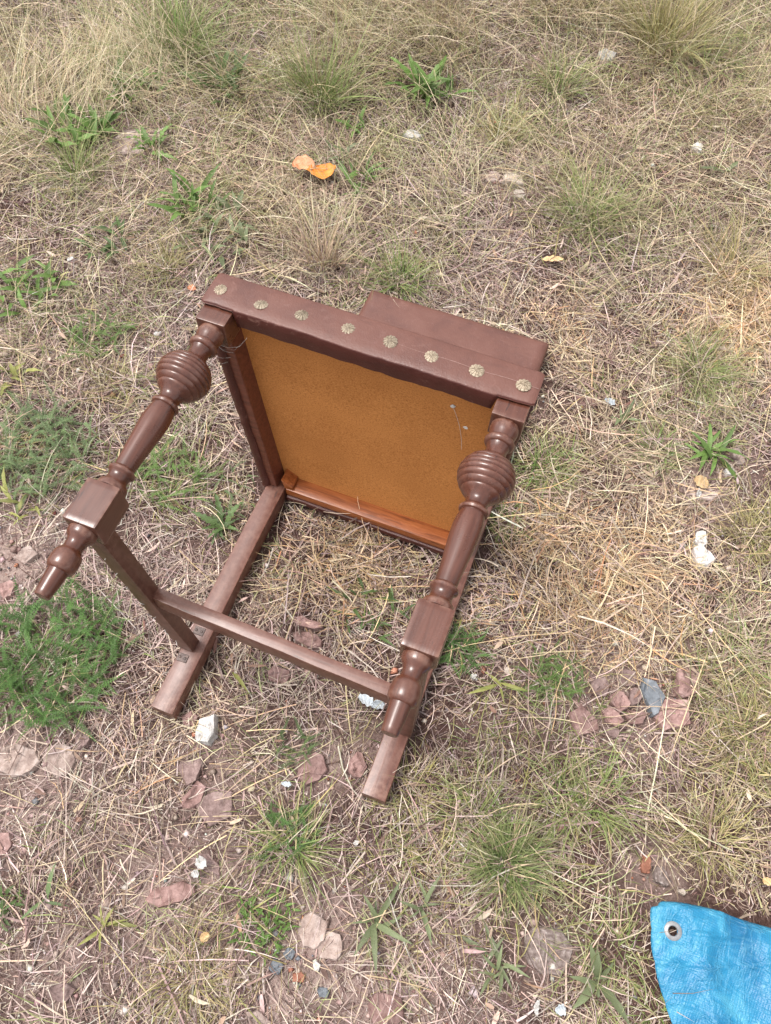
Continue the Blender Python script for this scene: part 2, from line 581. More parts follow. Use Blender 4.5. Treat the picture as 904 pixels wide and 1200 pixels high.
# ------------------------------------------------------------------ ground sheet
DUSTY = [(100, 960, .08, .5), (60, 1130, .1, .6), (180, 1080, .12, .8), (420, 1150, .1, .6), (330, 1130, .1, .9), (520, 1170, .1, .5), (10, 960, .08, .7), (400, 880, .08, .5), (90, 640, .06, .4), (18, 660, .12, 1), (375, 1115, .11, .9), (150, 165, .08, .8), (600, 213, .07, .8), (30, 895, .12, .8), (820, 575, .07, .8), (200, 1050, .1, .6), (240, 900, .1, .5),
         (745, 825, .11, .5), (455, 1180, .08, .8), (770, 1020, .05, .6), (240, 1015, .08, .7), (360, 900, .07, .6), (640, 1115, .07, .3), (850, 555, .07, .6), (170, 430, .06, .6)]
def ground():
    def axis(lo, hi, st, far):
        a = list(np.arange(lo, hi+1e-6, st))
        g = st
        x = hi
        up = []
        while x < far:
            g *= 1.45
            x += g
            up.append(x)
        g = st
        x = lo
        dn = []
        while x > -far:
            g *= 1.45
            x -= g
            dn.append(x)
        return np.array(dn[::-1]+a+up)
    xs, ys = axis(-1.9, 1.9, .0125, 150), axis(-1.2, 2.6, .0125, 150)
    X, Y = np.meshgrid(xs, ys)
    near = np.clip(1.6-np.maximum(np.abs(X)-2, np.abs(Y-.7)-2)/6, 0, 1)
    Z = relief(X, Y)*near
    V = np.stack([X, Y, Z], -1).reshape(-1, 3)
    nx, ny = len(xs), len(ys)
    i = np.arange(ny-1)[:, None]*nx+np.arange(nx-1)[None]
    F = np.stack([i, i+1, i+nx+1, i+nx], -1).reshape(-1)
    me = bpy.data.meshes.new('ground')
    me.vertices.add(len(V))
    me.vertices.foreach_set('co', V.ravel())
    me.loops.add(len(F))
    me.loops.foreach_set('vertex_index', F.astype(np.int32))
    me.polygons.add(len(F)//4)
    me.polygons.foreach_set('loop_start', np.arange(0, len(F), 4).astype(np.int32))
    me.update(calc_edges=True)
    for p in me.polygons:
        p.use_smooth = True
    d = np.zeros(len(V))
    for a, b, r, k in DUSTY:
        c = at(a, b)
        w = (V[:, 0]-c[0])**2+(V[:, 1]-c[1])**2
        d = np.maximum(d, k*np.exp(-(w/(r*r))**1.2))
    d *= .45+.9*vnoise(V[:, 0], V[:, 1], .05, 91)
    da = me.attributes.new('dusty', 'FLOAT', 'POINT')
    da.data.foreach_set('value', np.clip(d, 0, 1).astype(np.float32))
    tag(link('ground', me, M['soil']), 'dry reddish soil of the rough lawn', None, None, 'structure')


ground()

# ------------------------------------------------------------------ where the grass is thin, golden, green (photo pixel, radius in metres, amount)
BARE = [(330, 1130, .08, .85), (170, 1085, .09, .7), (10, 960, .07, .7), (60, 1140, .09, .6), (520, 1175, .07, .5), (18, 660, .10, 1), (375, 1110, .10, .95), (640, 1115, .075, .95), (30, 895, .09, .9), (765, 1018, .05, .7), (150, 165, .09, .8), (600, 213, .07, .8),
        (745, 820, .11, .95), (820, 575, .06, .8), (240, 885, .07, .6), (200, 1050, .07, .7), (655, 478, .07, .6), (800, 182, .10, .5), (425, 800, .07, .55),
        (290, 640, .08, .5), (455, 1180, .05, .9), (240, 1020, .07, .75), (375, 900, .06, .8), (230, 935, .06, .7), (355, 740, .05, .8), (480, 155, .09, .5),
        (820, 640, .05, .7), (710, 70, .09, .5), (130, 430, .07, .6), (60, 360, .05, .3), (40, 1170, .1, .55), (120, 1080, .08, .5), (300, 150, .1, .3), (690, 470, .06, .3), (860, 545, .05, .6),
        (700, 1080, .06, .4), (870, 700, .06, .3), (130, 620, .08, .6)]
HEAP = [(700, 690, .14, 1.), (640, 650, .10, .8), (885, 380, .14, 1.), (400, 655, .12, .7), (560, 700, .07, .5), (760, 640, .1, .5), (330, 470, .05, .2), (640, 380, .12, .4), (190, 860, .1, .2)]
GREENY = [(110, 160, .16, .8), (240, 260, .14, .8), (30, 345, .1, .8), (50, 535, .12, .8), (270, 100, .14, .7), (495, 105, .1, .6), (205, 555, .08, .7), (115, 395, .08, .7), (320, 1080, .07, .6), (470, 1080, .08, .5), (690, 1140, .08, .6), (835, 530, .1, .7), (390, 90, .3, .6), (80, 60, .45, .5), (220, 30, .3, .6), (800, 60, .35, .6), (870, 850, .14, .9), (890, 620, .08, .8), (620, 930, .18, .7), (690, 250, .15, .8),
          (600, 1000, .12, .7), (640, 540, .1, .7), (460, 310, .15, .5), (100, 510, .15, .5), (330, 960, .1, .6), (830, 990, .1, .5), (560, 620, .06, .6), (450, 700, .07, .5), (100, 220, .2, .4), (820, 440, .12, .7), (250, 590, .09, .5), (620, 130, .2, .4), (230, 1150, .1, .5), (545, 745, .05, .4)]
_sp = {}


def field(spots, x, y):
    key = id(spots)
    if key not in _sp:
        _sp[key] = [(at(a, b)[0], at(a, b)[1], r, s) for a, b, r, s in spots]
    f = np.zeros_like(x)
    for cx, cy, r, s in _sp[key]:
        f = np.maximum(f, s*np.exp(-(((x-cx)**2+(y-cy)**2)/(r*r))**1.3))
    return f


TARP = [(at(762, 1057)[0], at(762, 1057)[1])]


def under_tarp(x, y, m=.0):
    tx, ty = x-.815-m, y+.398
    return (tx > 0.02) & (ty < .02+.14*tx-m) & (tx > -.45*ty-.02)


def chair_footprint(x, y, m=0.):
    a = (y > -.42-m) & (y < .5+m) & (((x > .038-m) & (x < .08+m)) | ((x > .382-m) & (x < .424+m)))
    b = (x > -.01-m) & (x < .45+m) & (y > -.005-m) & (y < .08+m)
    c = (x > .04-m) & (x < .42+m) & (y > .1-m) & (y < .49+m)
    return a | b | c


def sample(n, lo, hi, dens):
    """n accepted points of a density (0..1) in a rectangle"""
    out = []
    got = 0
    while got < n:
        x = rng.uniform(lo[0], hi[0], n)
        y = rng.uniform(lo[1], hi[1], n)
        k = rng.random(n) < dens(x, y)
        out.append(np.stack([x[k], y[k]], -1))
        got += k.sum()
    return np.concatenate(out)[:n]


def in_view(x, y, m=130):
    px, py = to_px(x, y)
    return (px > -m) & (px < 904+m) & (py > -m*1.3) & (py < 1200+m) & ((y-cpos[1])*_d[1]+(x-cpos[0])*_d[0] > -.9)


LO, HI = (-2.3, -1.3), (2.2, 3.2)


def dens_litter(x, y):
    b = field(BARE, x, y)
    n = vnoise(x, y, .16, 5)*.6+vnoise(x, y, .05, 6)*.4
    d = np.clip(.30+1.4*(n-.22), .09, 1)*(1-.93*b)
    d = np.maximum(d, .95*field(HEAP, x, y))
    d = d*np.where(in_view(x, y), 1, .16)
    return d*(~under_tarp(x, y, .004))*(~chair_footprint(x, y, -.004))


def litter():
    parts = []
    # matted short straw, two layers of it
    for cnt, lmu, ls, wmu, zt, elm in ((270000, .025, .5, .00108, .009, .14), (115000, .045, .45, .00128, .018, .24), (11000, .09, .4, .0017, .026, .16)):
        p = sample(cnt, LO, HI, dens_litter)
        x, y = p.T
        n = len(x)
        vw = in_view(x, y)
        L = lmu*np.exp(rng.normal(0, ls, n))
        L = np.minimum(L, .3)*np.where(vw, 1, 1.4)
        L = np.where(under_tarp(x, y, -.05), np.minimum(L, .026), L)
        wd = wmu*np.exp(rng.normal(0, .35, n))*np.where(vw, 1, 2.0)
        heap = field(HEAP, x, y)
        gr = field(GREENY, x, y)
        coh = vnoise(x, y, .22, 8)*2*math.pi*2
        az = np.where(rng.random(n) < .35, coh+rng.normal(0, .5, n), rng.uniform(0, 2*math.pi, n))
        el = rng.normal(.02, elm, n)
        z = relief(x, y)+.001+rng.random(n)**1.6*zt*(.6+1.6*heap)
        c = pick(STRAW, n)
        mv = vnoise(x, y, .4, 9)*.7+vnoise(x, y, .1, 10)*.3+rng.normal(0, .12, n)+.16*np.clip((.1-y)/.4, 0, 1)*np.clip((.7-x)/.3, 0, 1)
        c = np.where((mv > .56)[:, None], pick(MAUVE, n), c)
        c = np.where((rng.random(n) < heap*.75)[:, None], pick(GOLD, n), c)
        c = np.where((rng.random(n) < gr*.3)[:, None], pick(OLIVE, n), c)
        parts.append(ribbons(np.stack([x, y, z], -1), az, el, L, wd, rng.normal(0, .55, n), rng.normal(-.15, .35, n), 3 if lmu > .04 else 2,
                             c, c*np.exp(rng.normal(0, .1, (n, 1))), rng.normal(0, .4, n)))
    # tiny chaff over everything, bare spots too
    p = sample(120000, LO, HI, lambda x, y: (.35+.65*vnoise(x, y, .09, 21))*np.where(in_view(x, y), 1, .1)*(~under_tarp(x, y)))
    x, y = p.T
    n = len(x)
    c = pick([(.42, .31, .26, 2.5), (.56, .44, .36, 2), (.20, .115, .095, 3), (.07, .034, .029, 5), (.64, .56, .48, .8)], n)
    parts.append(ribbons(np.stack([x, y, relief(x, y)+.0005+rng.random(n)*.003], -1), rng.uniform(0, 6.28, n), rng.normal(.05, .25, n), rng.uniform(.003, .011, n),
                         rng.uniform(.0009, .0024, n), np.zeros(n), np.zeros(n), 1, c, c, rng.normal(0, .4, n)))
    # broad dead flakes and leaf scraps
    p = sample(1800, LO, HI, dens_litter)
    x, y = p.T
    n = len(x)
    c = pick([(.34, .235, .17, 3), (.48, .37, .27, 2), (.2, .12, .09, 2), (.52, .42, .34, 1.5)], n)
    parts.append(ribbons(np.stack([x, y, relief(x, y)+.006+rng.random(n)*.01], -1), rng.uniform(0, 6.28, n), rng.normal(0, .2, n), rng.uniform(.012, .035, n),
                         rng.uniform(.003, .007, n), rng.normal(0, .5, n), rng.normal(0, .6, n), 3, c, c, rng.normal(0, .5, n), cshape=lambda u: math.sin(math.pi*(.15+.85*u))+.05))
    tag(link('straw_litter', ribbon_mesh('straw_litter', parts)), 'matted dry straw and dead grass covering the rough lawn', 'dry grass', None, 'stuff')


litter()


def tuft_parts(cx, cy, n, rad, lmin, lmax, pal, el=(.5, 1.3), w=.0013, droop=.9, seg=4, lean=None, patch=.55):
    """blades of one tuft"""
    a = rng.uniform(0, 2*math.pi, n)
    rr = rad*patch*rng.random(n)**.8*(.55+.9*vnoise(np.cos(a)+cx*9, np.sin(a)+cy*9, .6, 19))
    x = cx+np.cos(a)*rr
    y = cy+np.sin(a)*rr
    az = a+rng.normal(0, .9, n)
    e = rng.uniform(el[0], el[1], n)
    if lean is not None:
        az = np.where(rng.random(n) < lean[1], lean[0]+rng.normal(0, .45, n), az)
    L = lmin*.8+(lmax*1.15-lmin*.8)*rng.random(n)**1.7
    c = np.where((rng.random(n) < .13)[:, None], pick(STRAW, n, .1), pick(pal, n))
    tip = c*.6+np.array([.45, .37, .2])*.4
    return ribbons(np.stack([x, y, relief(x, y)-.002], -1), az, e, L, w*np.exp(rng.normal(0, .25, n)), rng.normal(0, .4, n), -rng.uniform(.3, 1.5, n)*droop, seg, c, tip, rng.normal(0, .5, n))


def small_tufts():
    parts = []

    def dens(x, y):
        b = field(BARE, x, y)
        g = field(GREENY, x, y)
        n = vnoise(x, y, .2, 12)
        far = np.clip((y-.25)/1.2, 0, 1)
        return np.clip(.22+.5*n+.35*g+.3*far, 0, 1)*(1-.9*b)*np.where(in_view(x, y), 1, .3)*(~under_tarp(x, y, -.03))*(~chair_footprint(x, y, .02))
    p = sample(2600, LO, HI, dens)
    g = field(GREENY, p[:, 0], p[:, 1])
    hp = field(HEAP, p[:, 0], p[:, 1])
    for (x, y), gg, hh in zip(p, g, hp):
        far = min(max((y-.3)/1.3, 0), 1)
        r = rng.random()
        pal = GOLD if r < hh else (GREEN if r < .21+.45*gg else (PALEGREEN if r < .45+.3*gg else (OLIVE if r < .55+.3*gg else (STRAW if r < .78 else MAUVE))))
        s = (.75+.5*rng.random())*(1+.5*far)
        near_chair = (-.12 < x < .55) and (-.5 < y < .6)
        hi = .06 if near_chair else .085
        parts.append(tuft_parts(x, y, int(rng.integers(22, 60)), .05*s, .025*s, hi*s, pal, (.12, 1.1), .0013, 1., 3, (rng.uniform(0, 6.28), .35), 1.1))
    tag(link('short_grass', ribbon_mesh('short_grass', parts)), 'low half dried grass scattered over the lawn', 'grass', None, 'stuff')


small_tufts()


def tall_grass():
    """long seeding stalks of the unmown far part, thin stalks elsewhere"""
    parts = []

    def dens(x, y):
        px, py = to_px(x, y)
        far = np.clip((340-py)/330, 0, 1)
        left = np.clip((330-px)/300, 0, 1)*np.clip((300-py)/200, 0, 1)
        right = np.clip((px-600)/300, 0, 1)*np.clip((330-py)/250, 0, 1)
        n = vnoise(x, y, .22, 15)
        d = (.012+.6*np.maximum(far**1.2, np.maximum(left*1.15, right*.85)))*np.clip((n-.25)*2.2, .05, 1)
        d = np.where(y < -1.0, .02, d)*np.where(in_view(x, y), 1, .2)
        return np.clip(d, 0, 1)*(1-.8*field(BARE, x, y))*(~under_tarp(x, y, -.12))*(~((x > -.3) & (x < .62) & (y > -.6) & (y < .52)))
    p = sample(30000, LO, HI, dens)
    x, y = p.T
    n = len(x)
    far = np.clip((y-.3)/1.4, 0, 1)
    L = rng.uniform(.08, .24, n)*(.8+.7*far)
    c = pick(TALL, n)
    lean = vnoise(x, y, .5, 16)*6.28*1.5
    az = lean+rng.normal(0, .8, n)
    parts.append(ribbons(np.stack([x, y, relief(x, y)], -1), az, rng.uniform(.35, 1.35, n), L, rng.uniform(.0008, .0016, n), rng.normal(0, .25, n), -rng.uniform(.1, 1.3, n), 5, c,
                         c*.5+np.array([.62, .52, .36])*.5, rng.normal(0, .5, n)))
    # lone pale stalks lying across the litter
    p = sample(1000, LO, HI, lambda x, y: .5*np.where(in_view(x, y), 1, .3)*(~under_tarp(x, y, -.16))*(~chair_footprint(x, y, .06)))
    x, y = p.T
    n = len(x)
    c = pick([(.62, .50, .31, 3), (.70, .60, .42, 2), (.5, .38, .22, 2)], n)
    L = rng.uniform(.08, .24, n)
    nearc = (x > -.3) & (x < .7) & (y > -.7) & (y < .7)
    L = np.where(nearc, np.minimum(L, .12), L)
    parts.append(ribbons(np.stack([x, y, relief(x, y)+.012], -1), rng.uniform(0, 6.28, n), rng.uniform(0, .25, n), L, rng.uniform(.0012, .0021, n), rng.normal(0, .45, n), -rng.uniform(0, .4, n), 5, c, c, rng.normal(0, .4, n)))
    tag(link('tall_dry_grass', ribbon_mesh('tall_dry_grass', parts)), 'long dry seeding stalks standing over the far lawn', 'dry grass', None, 'stuff')


tall_grass()


def gravel():
    def dens(x, y):
        return np.clip(.10+field(BARE, x, y), 0, 1)*np.where(in_view(x, y), 1, .2)*(~chair_footprint(x, y, .01))*(~under_tarp(x, y))
    p = sample(8000, LO, HI, dens)
    n = len(p)
    oc = np.array([(1, 0, 0), (0, 1, 0), (-1, 0, 0), (0, -1, 0), (0, 0, .8), (0, 0, -.8)], float)
    fc = np.array([(0, 1, 4), (1, 2, 4), (2, 3, 4), (3, 0, 4), (1, 0, 5), (2, 1, 5), (3, 2, 5), (0, 3, 5)])
    r = .0014*np.exp(np.abs(rng.normal(0, .75, n)))
    r = np.minimum(r, .009)
    V = oc[None]*r[:, None, None]*rng.uniform(.6, 1.25, (n, 6, 1))
    a = rng.uniform(0, 6.28, n)
    ca, sa = np.cos(a)[:, None], np.sin(a)[:, None]
    V = np.stack([V[..., 0]*ca-V[..., 1]*sa, V[..., 0]*sa+V[..., 1]*ca, V[..., 2]*.8], -1)
    V[..., 0] += p[:, 0][:, None]
    V[..., 1] += p[:, 1][:, None]
    V[..., 2] += (relief(p[:, 0], p[:, 1])+r*.4)[:, None]
    C = np.ones((n, 6, 4))
    C[..., :3] = pick([(.34, .23, .2, 4), (.46, .36, .32, 3), (.24, .16, .14, 3), (.66, .62, .58, 1.3), (.2, .21, .23, .6), (.4, .17, .11, .6)], n)[:, None]
    L = (fc.ravel()[None]+(np.arange(n)*6)[:, None]).ravel()
    P = np.arange(0, len(L), 3)
    tag(link('gravel', ribbon_mesh('gravel', [(V.reshape(-1, 3).astype(np.float32), L, P, C.reshape(-1, 4))])), 'small pebbles and rubble crumbs on the bare soil', 'gravel', None, 'stuff')


gravel()

# ------------------------------------------------------------------ the chair
D, TT = .4636, -.0202
ct, st = math.cos(TT), math.sin(TT)


def RF(p):      # the seat and front legs lean a hair against the back
    return Vector((p[0], p[1]*ct-p[2]*st, p[1]*st+p[2]*ct))


def tilt(bm):
    for v in bm.verts:
        v.co = RF(v.co)


chair = empty('chair', (0, 0, 0), 'brown wooden chair with turned legs and leather seat lying on its back in the grass', 'chair')
XC = .22
BS = .0404


def turned_leg(xc):
    zc = D-.006-BS/2
    prof = [(-.0225, .012), (-.023, .0172), (-.030, .0178), (-.036, .0165), (-.0415, .0150), (-.043, .0150), (-.0445, .0172), (-.047, .0186), (-.0500, .0183), (-.0525, .0165), (-.0535, .0142),
            (-.058, .0128), (-.064, .0127), (-.069, .0142), (-.0745, .0165), (-.0765, .0200)]
    # reeded bulb
    y0, y1 = -.077, -.1285
    nb = 7
    for i in range(nb):
        for k in range(6):
            u = (i+k/6)/nb
            env = .0128+.0218*math.sin(math.pi*(.15+.80*u))**.8
            prof.append((y0+(y1-y0)*u, env-.0017*(1-abs(math.sin(math.pi*k/6))**.6)*(1 if u < .9 else .3)))
    prof += [(-.1310, .0148), (-.1350, .0133), (-.1400, .0131), (-.1430, .0146), (-.1445, .0168), (-.1470, .0178), (-.1495, .0168), (-.1505, .0148), (-.154, .0152), (-.162, .0167), (-.172, .0172),
             (-.185, .0167), (-.205, .0150), (-.225, .0134), (-.2435, .0124), (-.2450, .0140), (-.2475, .0163), (-.2505, .0163), (-.2525, .0142), (-.2545, .0126), (-.2600, .0124), (-.264, .0138),
             (-.2665, .0168), (-.2700, .0180), (-.2745, .0180), (-.276, .012)]
    low = [(-.3295, .012), (-.330, .0185), (-.336, .0187), (-.3395, .0172), (-.343, .0138), (-.347, .0121), (-.353, .0120), (-.3565, .0135), (-.3585, .0160), (-.3625, .0176), (-.370, .0184), (-.3765, .0178), (-.3805, .0160),
           (-.3820, .0138), (-.386, .0133), (-.396, .0126), (-.406, .0118), (-.4125, .0112), (-.4136, .0100), (-.4136, .0001)]
    bm = bmesh.new()

    def lathe(pr, n=40):
        prev = None
        for y, r in pr:
            ring = [bm.verts.new((xc+r*math.cos(2*math.pi*k/n), y, zc+r*math.sin(2*math.pi*k/n))) for k in range(n)]
            if prev:
                for k in range(n):
                    bm.faces.new((prev[k], prev[(k+1) % n], ring[(k+1) % n], ring[k]))
            else:
                bm.faces.new(ring[::-1])
            prev = ring
        bm.faces.new(prev)
    lathe(prof)
    lathe([(y, r*(.90 if y > -.381 else .84 if y > -.40 else .80)) for y, r in low])
    h = BS/2
    box(bm, xc-h, xc+h, -.0235, .046, zc-h, zc+h, .0015)
    box(bm, xc-h-.0005, xc+h+.0005, -.3305, -.2755, zc-h-.0005, zc+h+.0005, .0028)
    bmesh.ops.subdivide_edges(bm, edges=[e for e in bm.edges if e.calc_length() > .03], cuts=9, use_grid_fill=True)
    tilt(bm)
    return link('turned_leg', bm_mesh('turned_leg', bm, angle=40), M['paint'], chair)


turned_leg(.004+BS/2)
turned_leg(.436-BS/2)


def wobble(bm, amp, s, seed):
    for v in bm.verts:
        a = vnoise(v.co.x+v.co.z*.7, v.co.y-v.co.z*.4, s, seed)-.5
        b = vnoise(v.co.x*1.3, v.co.z+v.co.y, s, seed+1)-.5
        v.co += Vector((a, b, (a+b)*.5))*amp


def straight_leg(x0f, x1f, x0s, x1s):
    """rear leg on the ground from the foot to inside the upholstered back"""
    bm = bmesh.new()
    sec = [(-.4137, x0f, x1f, .0005, .0340), (-.30, x0f+.0005, x1f-.001, .0005, .0355), (-.10, x0s, x1s, .0005, .0362), (.0, x0s, x1s, .0005, .0364), (.30, x0s+.003, x1s-.003, .0005, .0345)]
    rings = []
    ys = np.linspace(-.4137, .30, 36)
    for y in ys:
        for (a, b) in zip(sec, sec[1:]):
            if a[0]-1e-9 <= y <= b[0]+1e-9:
                u = (y-a[0])/(b[0]-a[0])
                break
        xa, xb, za, zb = (a[i]+(b[i]-a[i])*u for i in (1, 2, 3, 4))
        c = .0018
        pts = [(xa+c, za), (xb-c, za), (xb, za+c), (xb, zb-c), (xb-c*.3, zb-c*.3), (xb-c, zb), (xa+c, zb), (xa+c*.3, zb-c*.3), (xa, zb-c), (xa, za+c)]
        rings.append([bm.verts.new((p, y, q)) for p, q in pts])
    for a, b in zip(rings, rings[1:]):
        for k in range(len(a)):
            bm.faces.new((a[k], a[(k+1) % len(a)], b[(k+1) % len(a)], b[k]))
    bm.faces.new(rings[0][::-1])
    bm.faces.new(rings[-1])
    wobble(bm, .0012, .05, 31)
    return link('straight_leg', bm_mesh('straight_leg', bm), M['paint_worn'], chair)


straight_leg(.0415, .0785, .0415, .0740)
straight_leg(.3845, .4215, .3875, .4215)


def side_stretcher(mirror):
    bm = bmesh.new()

    def q(xi, y0, y1, z):
        xo = xi-.026
        if mirror:
            xi, xo = mirror(xi), mirror(xo)
        return [(xo, y0, z), (xi, y0, z), (xi, y1, z), (xo, y1, z)]
    f = (lambda z: (lambda x: 2*(.231+(.22-.231)*(z-.036)/.40)-x)) if mirror else None
    za, zb = .0362, .424
    if mirror:
        mirror = f(za)
    a = q(.0635, -.317, -.296, za)
    if mirror:
        mirror = f(zb)
    b = q(.0398, -.3215, -.2985, zb)
    prism(bm, a, b, .0018)
    bmesh.ops.subdivide_edges(bm, edges=[e for e in bm.edges if e.calc_length() > .1], cuts=10)
    wobble(bm, .001, .05, 33)
    return link('stretcher', bm_mesh('stretcher', bm), M['redpaint'], chair)


M['redpaint'] = paint_material('reddish brown painted wood', .95, .33, (60, 60, 4))
side_stretcher(None)
side_stretcher(True)
bm = bmesh.new()
prism(bm, [(.0500, -.3155, .2165), (.0500, -.2980, .2165), (.0490, -.2975, .2500), (.0490, -.3145, .2500)],
      [(.4005, -.3240, .2165), (.4005, -.3060, .2165), (.4010, -.3055, .2500), (.4010, -.3230, .2500)], .0016)
bmesh.ops.subdivide_edges(bm, edges=[e for e in bm.edges if e.calc_length() > .1], cuts=12)
wobble(bm, .0012, .06, 35)
link('cross_stretcher', bm_mesh('cross_stretcher', bm), M['paint_cross'], chair)

# metal plates that hold the stretchers to the straight legs
for (x, y, rz) in ((.0520, -.3300, .05), (.0560, -.2820, .03)):
    bm = bmesh.new()
    box(bm, -.0085, .0085, -.0065, .0065, 0, .0016, .0005, 1)
    bmesh.ops.rotate(bm, verts=bm.verts, cent=(0, 0, 0), matrix=Matrix.Rotation(rz, 3, 'Z'))
    bmesh.ops.translate(bm, verts=bm.verts, vec=(x, y, .0352))
    pl = link('metal_plate', bm_mesh('metal_plate', bm), M['steel'], chair)
    for sx in (-.0045, .0045):
        bm = bmesh.new()
        bmesh.ops.create_uvsphere(bm, u_segments=10, v_segments=6, radius=.0024)
        bmesh.ops.scale(bm, verts=bm.verts, vec=(1, 1, .45))
        bmesh.ops.translate(bm, verts=bm.verts, vec=(x+sx, y, .0370))
        link('screw', bm_mesh('screw', bm), M['steel'], pl)


def xo(z):      # outer left edge of the trapezoid seat at height z
    return .0355*(1-z/D)


def apron():
    """leather wrapped front rail: loops of a rounded section along x, ragged lower edge"""
    bm = bmesh.new()
    nx = 90
    rings = []
    for i in range(nx+1):
        x = .44*i/nx
        if i == 0:
            x += .0
        mid = 1 if .0475 < x < .3925 else 0
        yb = (-.0015 if mid else .0005)+(vnoise(x, 0, .05, 41)-.5)*.002+(vnoise(x, 0, .009, 42)-.5)*.0014
        yt = .0535+(vnoise(x, 0, .09, 43)-.5)*.0016
        z1 = D+.0004+(vnoise(x, 0, .06, 44)-.5)*.0016
        z0 = (D-.0275 if mid else D-.0045)
        zb = z0+(vnoise(x, 1, .02, 45)-.5)*.005*mid
        r = .0026
        e = 0
        if i in (0, nx):
            e = .0022
        pts = [(yb+e, zb), (yb-.001+e, (zb+z1)/2), (yb+e, z1-r), (yb+r*.3+e, z1-r*.3), (yb+r, z1-e), (yb+(yt-yb)*.25, z1+.0006-e), (yb+(yt-yb)*.5, z1+.001-e), (yb+(yt-yb)*.75, z1+.0006-e),
               (yt-r, z1-e), (yt-r*.3-e, z1-r*.3-e), (yt-e, z1-r), (yt-e, (zb+z1)/2), (yt-e, zb)]
        rings.append([bm.verts.new((x, p, q)) for p, q in pts])
    for a, b in zip(rings, rings[1:]):
        n = len(a)
        for k in range(n):
            bm.faces.new((a[k], a[(k+1) % n], b[(k+1) % n], b[k]))
    bm.faces.new(rings[0][::-1])
    bm.faces.new(rings[-1])
    tilt(bm)
    o = link('seat_apron', bm_mesh('seat_apron', bm, angle=60), M['leather'], chair)
    o.data.materials.append(M['leather_shade'])
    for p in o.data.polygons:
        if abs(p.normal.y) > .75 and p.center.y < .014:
            p.material_index = 1  # faces under the apron get the leather with shade painted in
    return o


apron()


def cushion():
    """leather seat top, domed on the far side, trapezoid in plan, with side wraps"""
    bm = bmesh.new()
    nx, nz = 26, 26
    ya, yb = .0292, .052

    def pt(i, k, far):
        z = .012+(D-.0285-.012)*k/nz if not far else .012+(D-.006-.012)*k/nz
        l = xo(z)+.003
        x = l+(.44-2*l+.011*0)*i/nx
        if not far:
            return (x, ya, z)
        s = abs(math.sin(math.pi*i/nx))**.4*abs(math.sin(math.pi*k/nz))**.4
        return (x, yb+.014*s, z)
    A = [[bm.verts.new(pt(i, k, False)) for k in range(nz+1)] for i in range(nx+1)]
    B = [[bm.verts.new(pt(i, k, True)) for k in range(nz+1)] for i in range(nx+1)]
    for i in range(nx):
        for k in range(nz):
            bm.faces.new((A[i][k], A[i+1][k], A[i+1][k+1], A[i][k+1]))
            bm.faces.new((B[i][k+1], B[i+1][k+1], B[i+1][k], B[i][k]))
    rim = lambda G: [G[i][0] for i in range(nx)]+[G[nx][k] for k in range(nz)]+[G[i][nz] for i in range(nx, 0, -1)]+[G[0][k] for k in range(nz, 0, -1)]
    ra, rb = rim(A), rim(B)
    for k in range(len(ra)):
        j = (k+1) % len(ra)
        bm.faces.new((ra[j], ra[k], rb[k], rb[j]))
    tilt(bm)
    link('seat_cushion', bm_mesh('seat_cushion', bm), M['leather'], chair)
    # leather wrapped round each side rail
    for s in (0, 1):
        fx = (lambda x: .44-x+.009*0) if s else (lambda x: x)
        bm = bmesh.new()
        n = 40
        rings = []
        for k in range(n+1):
            z = .034+(D-.030-.034)*k/n
            o = xo(z)
            j = (vnoise(z, s, .03, 51)-.5)*.004
            jb = (vnoise(z, s, .013, 52)-.5)*.003
            pts = [(o+.0145+j, -.0035+jb), (o+.010, -.0068+jb), (o+.003, -.006+jb), (o, -.002), (o-.0008, .02), (o, .046), (o+.004, .0515), (o+.0145, .0515)]
            rings.append([bm.verts.new((fx(p), q, z)) for p, q in pts])
        for a, b in zip(rings, rings[1:]):
            m = len(a)
            for q in range(m):
                bm.faces.new((a[q], a[(q+1) % m], b[(q+1) % m], b[q]))
        bm.faces.new(rings[0][::-1])
        bm.faces.new(rings[-1])
        tilt(bm)
        link('side_wrap', bm_mesh('side_wrap', bm, angle=60), M['leather_shade'], chair)  # darker copy of the leather, shade painted into the colour
        bm = bmesh.new()
        a, b = .037, D-.0285
        l0, l1 = xo(a), xo(b)
        q = lambda l, z: [(fx(l+.0135), -.001, z), (fx(l+.028), -.001, z), (fx(l+.031), .0285, z), (fx(l+.0135), .0285, z)]
        prism(bm, q(l0, a), q(l1, b), .001, 1)
        tilt(bm)
        link('seat_rail', bm_mesh('seat_rail', bm), M['redwood'], chair)


cushion()
bm = bmesh.new()
prism(bm, [(.0765, -.0015, .0215), (.3855, -.0015, .0215), (.3855, -.0015, .0400), (.0765, -.0015, .0400)],
      [(.0765, .0285, .0215), (.3855, .0285, .0215), (.3855, .0285, .0425), (.0765, .0285, .0425)], .003, 2)
tilt(bm)
link('seat_rail', bm_mesh('seat_rail', bm), M['varnish'], chair)
bm = bmesh.new()
box(bm, .0765, .3855, -.0045, .046, .0055, .0205, .003)
bmesh.ops.subdivide_edges(bm, edges=[e for e in bm.edges if e.calc_length() > .2], cuts=20)
wobble(bm, .003, .04, 37)
tilt(bm)
link('rear_wrap', bm_mesh('rear_wrap', bm), M['leather_shade'], chair)
bm = bmesh.new()
prism(bm, [(.0755, .0, .0385), (.0900, .0, .0430), (.0900, .0, .0480), (.0700, .0, .0640)], [(.0755, .0270, .0385), (.0900, .0270, .0430), (.0900, .0270, .0480), (.0700, .0270, .0640)], .001, 1)
tilt(bm)
link('corner_block', bm_mesh('corner_block', bm), M['varnish'], chair)
